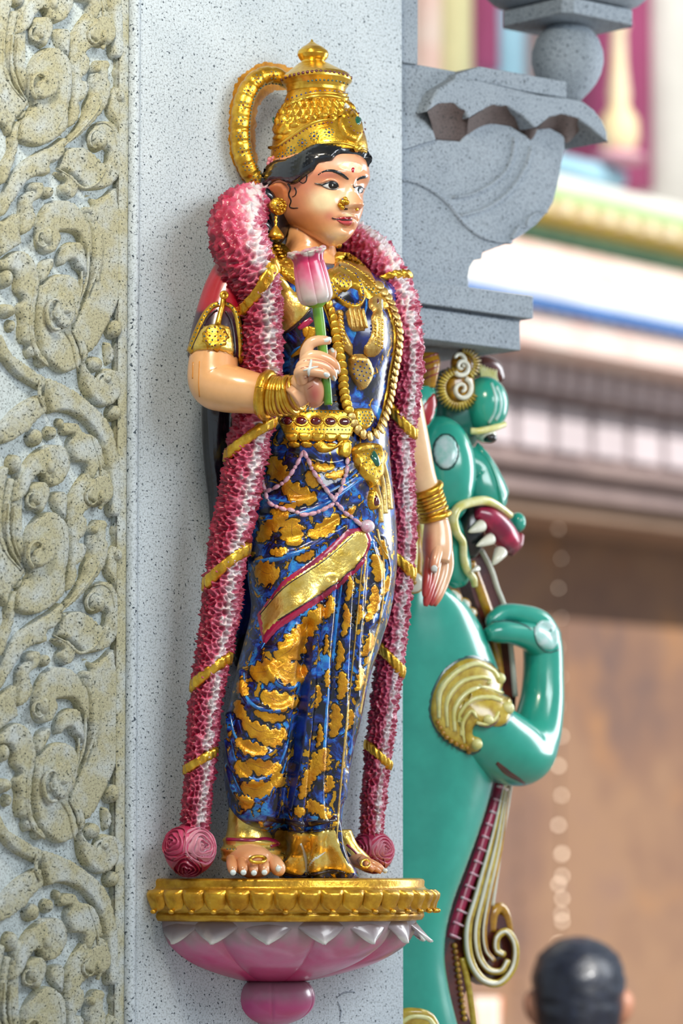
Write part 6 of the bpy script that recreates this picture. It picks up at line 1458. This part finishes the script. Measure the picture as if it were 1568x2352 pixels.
# ---- long trunk-like strip hanging behind the foreleg and curling at its end
NS = -150.0
def strip(name, pts, w_, h_, mat, n=NS, **kw): return mk(name, ribbonVF(pts, w_, h_, n, k=7, g=8, **kw), mat, bs)
mk('trunk', extrude([(1070,1250),(1104,1262),(1126,1307),(1140,1350),(1156,1392),(1170,1480),(1184,1600),(1180,1700),(1172,1800),(1152,1934),(1130,2071),(1126,2140),(1060,2300),(1085,2360),(1100,2500),(1110,2690),(1060,2690),(1030,2420),(1020,2200),(1036,2150),(1080,2030),(1140,1830),(1150,1700),(1130,1500),(1090,1380),(1066,1300)], NS, NS - 40), MT['brown'], bs, smooth=False)
tr = bs
strip('trunk_flute', [(1080,1290),(1105,1360),(1130,1440),(1150,1560)], [18,22,20,14], 10, MT['ochre'])
strip('trunk_edge', [(1103,1262),(1126,1307),(1140,1350),(1158,1400),(1172,1490),(1182,1600)], 9, 9, MT['ivory']); strip('trunk_edge', [(1172,1790),(1163,1850),(1148,1940),(1138,2010),(1128,2080)], 8, 9, MT['ivory'])
strip('red_band', [(1152,1775),(1135,1850),(1115,1912),(1092,1985),(1070,2045),(1050,2105),(1036,2155)], 20, 12, MT['magenta'])
for k in range(14):
    p_ = cr([(1152,1780),(1135,1850),(1115,1912),(1092,1985),(1070,2045),(1050,2105),(1038,2150)], 14)[k]
    strip('band_ring', [(p_[0] - 11, p_[1] - 4), (p_[0], p_[1] + 1), (p_[0] + 11, p_[1] + 6)], 5, 4, MT['pinkbead'], off=11)
for path, r_ in (([(1160,1800),(1132,1920),(1096,2050),(1074,2130),(1078,2200),(1106,2248),(1146,2258),(1178,2222),(1183,2172),(1164,2140),(1142,2152),(1140,2182),(1156,2192)], 13),
                 ([(1164,1810),(1142,1930),(1112,2050),(1094,2130),(1098,2190),(1120,2226),(1150,2230),(1166,2206)], 12), ([(1168,1815),(1150,1940),(1126,2050),(1112,2130),(1116,2180),(1134,2206)], 9)):
    q2 = np.array([(x, y, NS + 10) for x, y in path], float); q3 = cr(q2, 90)
    mk('scroll_flute', tube(P(q3[:, 0], q3[:, 1], q3[:, 2]), r_ * 0.86 * np.r_[np.linspace(0.4, 1, 45), np.linspace(1, 0.8, 45)], 14), MT['olive'] if r_ > 11 else MT['ochre'], bs)
    mk('flute_light', tube(P(q3[:, 0] - 2, q3[:, 1], q3[:, 2] + r_ * 0.62), r_ * 0.42 * np.r_[np.linspace(0.3, 1, 45), np.linspace(1, 0.6, 45)], 10), MT['ivory'], bs)
mk('scroll_plate', extrude(circ(1132, 2180, 52, 84, 28), NS - 2, NS - 45), MT['brown'], bs, smooth=False)
mk('scroll_hook', ptube([(1126,2140,NS - 10,12),(1130,2100,NS - 8,14),(1146,2084,NS - 8,13),(1160,2100,NS - 8,12),(1170,2140,NS - 8,10)], 24, 16), MT['ochre'], bs)
for k in range(13): mk('dot', ball(P(1044 + 1.9 * k, 2172 + 14 * k, NS + 4), 6.5, 10, 8), MT['ochre'], bs)
strip('trunk_flute', [(1060,2200),(1076,2270),(1086,2340),(1092,2400)], 12, 8, MT['olive'])
# ------------------------------------------------------------------ man walking past behind, only his head in view
DM = 7.9
def Mp(px, py, dd=0.0): return CAM + ray(px, py) / FPX * (DM + dd)
hc0 = Mp(1328, 2300); km = DM / FPX / S
pfoot = np.array([hc0[0], hc0[1], ZF])
man = thing('person', 'person with short black hair seen from behind, walking past', 'person', pfoot)
tanM = enamel('person_skin', '#a8745a', 0.5, 0.08, 0.02, 0.1); shirtM = enamel('shirt_cotton', '#6a7488', 0.8, 0.1, 0.05, 0.0); trM = enamel('trouser_cotton', '#2c2e38', 0.8, 0.1, 0.05, 0.0)
def MB(r_, z_): return r_ / S
H = hc0[2] - ZF
x0, y0 = hc0[0], hc0[1]
def ring(z, a, b, cx=0.0, cd=0.0, n=32):
    t_ = np.linspace(0, 2 * math.pi, n, endpoint=False)
    return np.array([x0, y0, 0]) + Zv * (ZF + z) + Rv * cx + Dv * cd + np.cos(t_)[:, None] * a * Rv + np.sin(t_)[:, None] * b * Dv
hz = H
rows = [ring(hz + 0.115, 0.02, 0.02), ring(hz + 0.10, 0.05, 0.06), ring(hz + 0.06, 0.074, 0.088), ring(hz, 0.08, 0.098), ring(hz - 0.05, 0.076, 0.092), ring(hz - 0.09, 0.066, 0.078), ring(hz - 0.12, 0.054, 0.06), ring(hz - 0.16, 0.056, 0.058), ring(hz - 0.19, 0.075, 0.07), ring(hz - 0.215, 0.15, 0.09), ring(hz - 0.25, 0.205, 0.11), ring(hz - 0.35, 0.20, 0.12), ring(hz - 0.55, 0.17, 0.11), ring(hz - 0.72, 0.18, 0.12), ring(hz - 0.85, 0.175, 0.12), ring(hz - 0.95, 0.16, 0.11)]
def limb(pts): 
    q2 = cr(np.array(pts, float), 24); Wd = np.array([x0, y0, 0]) + q2[:, :1] * Rv + q2[:, 1:2] * Dv + (ZF + q2[:, 2:3]) * Zv
    return tube(Wd, q2[:, 3] / S, 16)
legs = [limb([(s_ * 0.09, 0, hz - 0.92, 0.085), (s_ * 0.095, s_ * 0.06, 0.48, 0.06), (s_ * 0.095, s_ * 0.02, 0.09, 0.042), (s_ * 0.1, s_ * 0.02 - 0.02, 0.045, 0.04), (s_ * 0.1, s_ * 0.02 + 0.12, 0.03, 0.028)]) for s_ in (-1, 1)]
arms = [limb([(s_ * 0.185, 0, hz - 0.27, 0.05), (s_ * 0.235, -0.02, hz - 0.50, 0.042), (s_ * 0.24, 0.06, hz - 0.74, 0.032), (s_ * 0.24, 0.09, hz - 0.84, 0.03), (s_ * 0.235, 0.10, hz - 0.92, 0.015)]) for s_ in (-1, 1)]
ears = [limb([(s_ * 0.078, 0.0, hz - 0.045, 0.012), (s_ * 0.09, -0.012, hz - 0.02, 0.018), (s_ * 0.092, -0.012, hz + 0.005, 0.018), (s_ * 0.08, 0.0, hz + 0.02, 0.01)]) for s_ in (-1, 1)]
mk('body', join(rings(np.array(rows)), *legs, *arms, *ears), tanM, man)
sh = [ring(hz - 0.185, 0.085, 0.08), ring(hz - 0.205, 0.155, 0.10), ring(hz - 0.25, 0.215, 0.122), ring(hz - 0.35, 0.212, 0.132), ring(hz - 0.55, 0.185, 0.125), ring(hz - 0.72, 0.195, 0.135), ring(hz - 0.92, 0.195, 0.135)]
mk('shirt', rings(np.array(sh)), shirtM, man)
mk('trousers', join(*[limb([(s_ * 0.085, 0, hz - 0.86, 0.108), (s_ * 0.095, s_ * 0.06, 0.48, 0.08), (s_ * 0.095, s_ * 0.02, 0.10, 0.06)]) for s_ in (-1, 1)]), trM, man)
hr = [ring(hz + 0.128, 0.02, 0.02), ring(hz + 0.118, 0.05, 0.06), ring(hz + 0.09, 0.082, 0.092), ring(hz + 0.05, 0.094, 0.108), ring(hz + 0.0, 0.092, 0.108), ring(hz - 0.04, 0.084, 0.10, 0, -0.004), ring(hz - 0.085, 0.07, 0.082, 0, -0.006), ring(hz - 0.10, 0.05, 0.05)]
R_ = np.array(hr); hV3, hF3 = rings(cr(R_.reshape(len(hr), -1), 40).reshape(40, 32, 3))
cn_ = np.array([x0, y0, ZF + hz]); dd_ = hV3 - cn_; nn_ = vnoise(hV3 / 0.012)
hV3 = hV3 + dd_ / np.linalg.norm(dd_, axis=1)[:, None] * ((nn_ - 0.5) * 0.008)[:, None]
mk('hair', (hV3, hF3), enamel('short_hair', '#10131c', 0.4, 0.1, 0.6, 0.2, '#1a2030', 80), man)
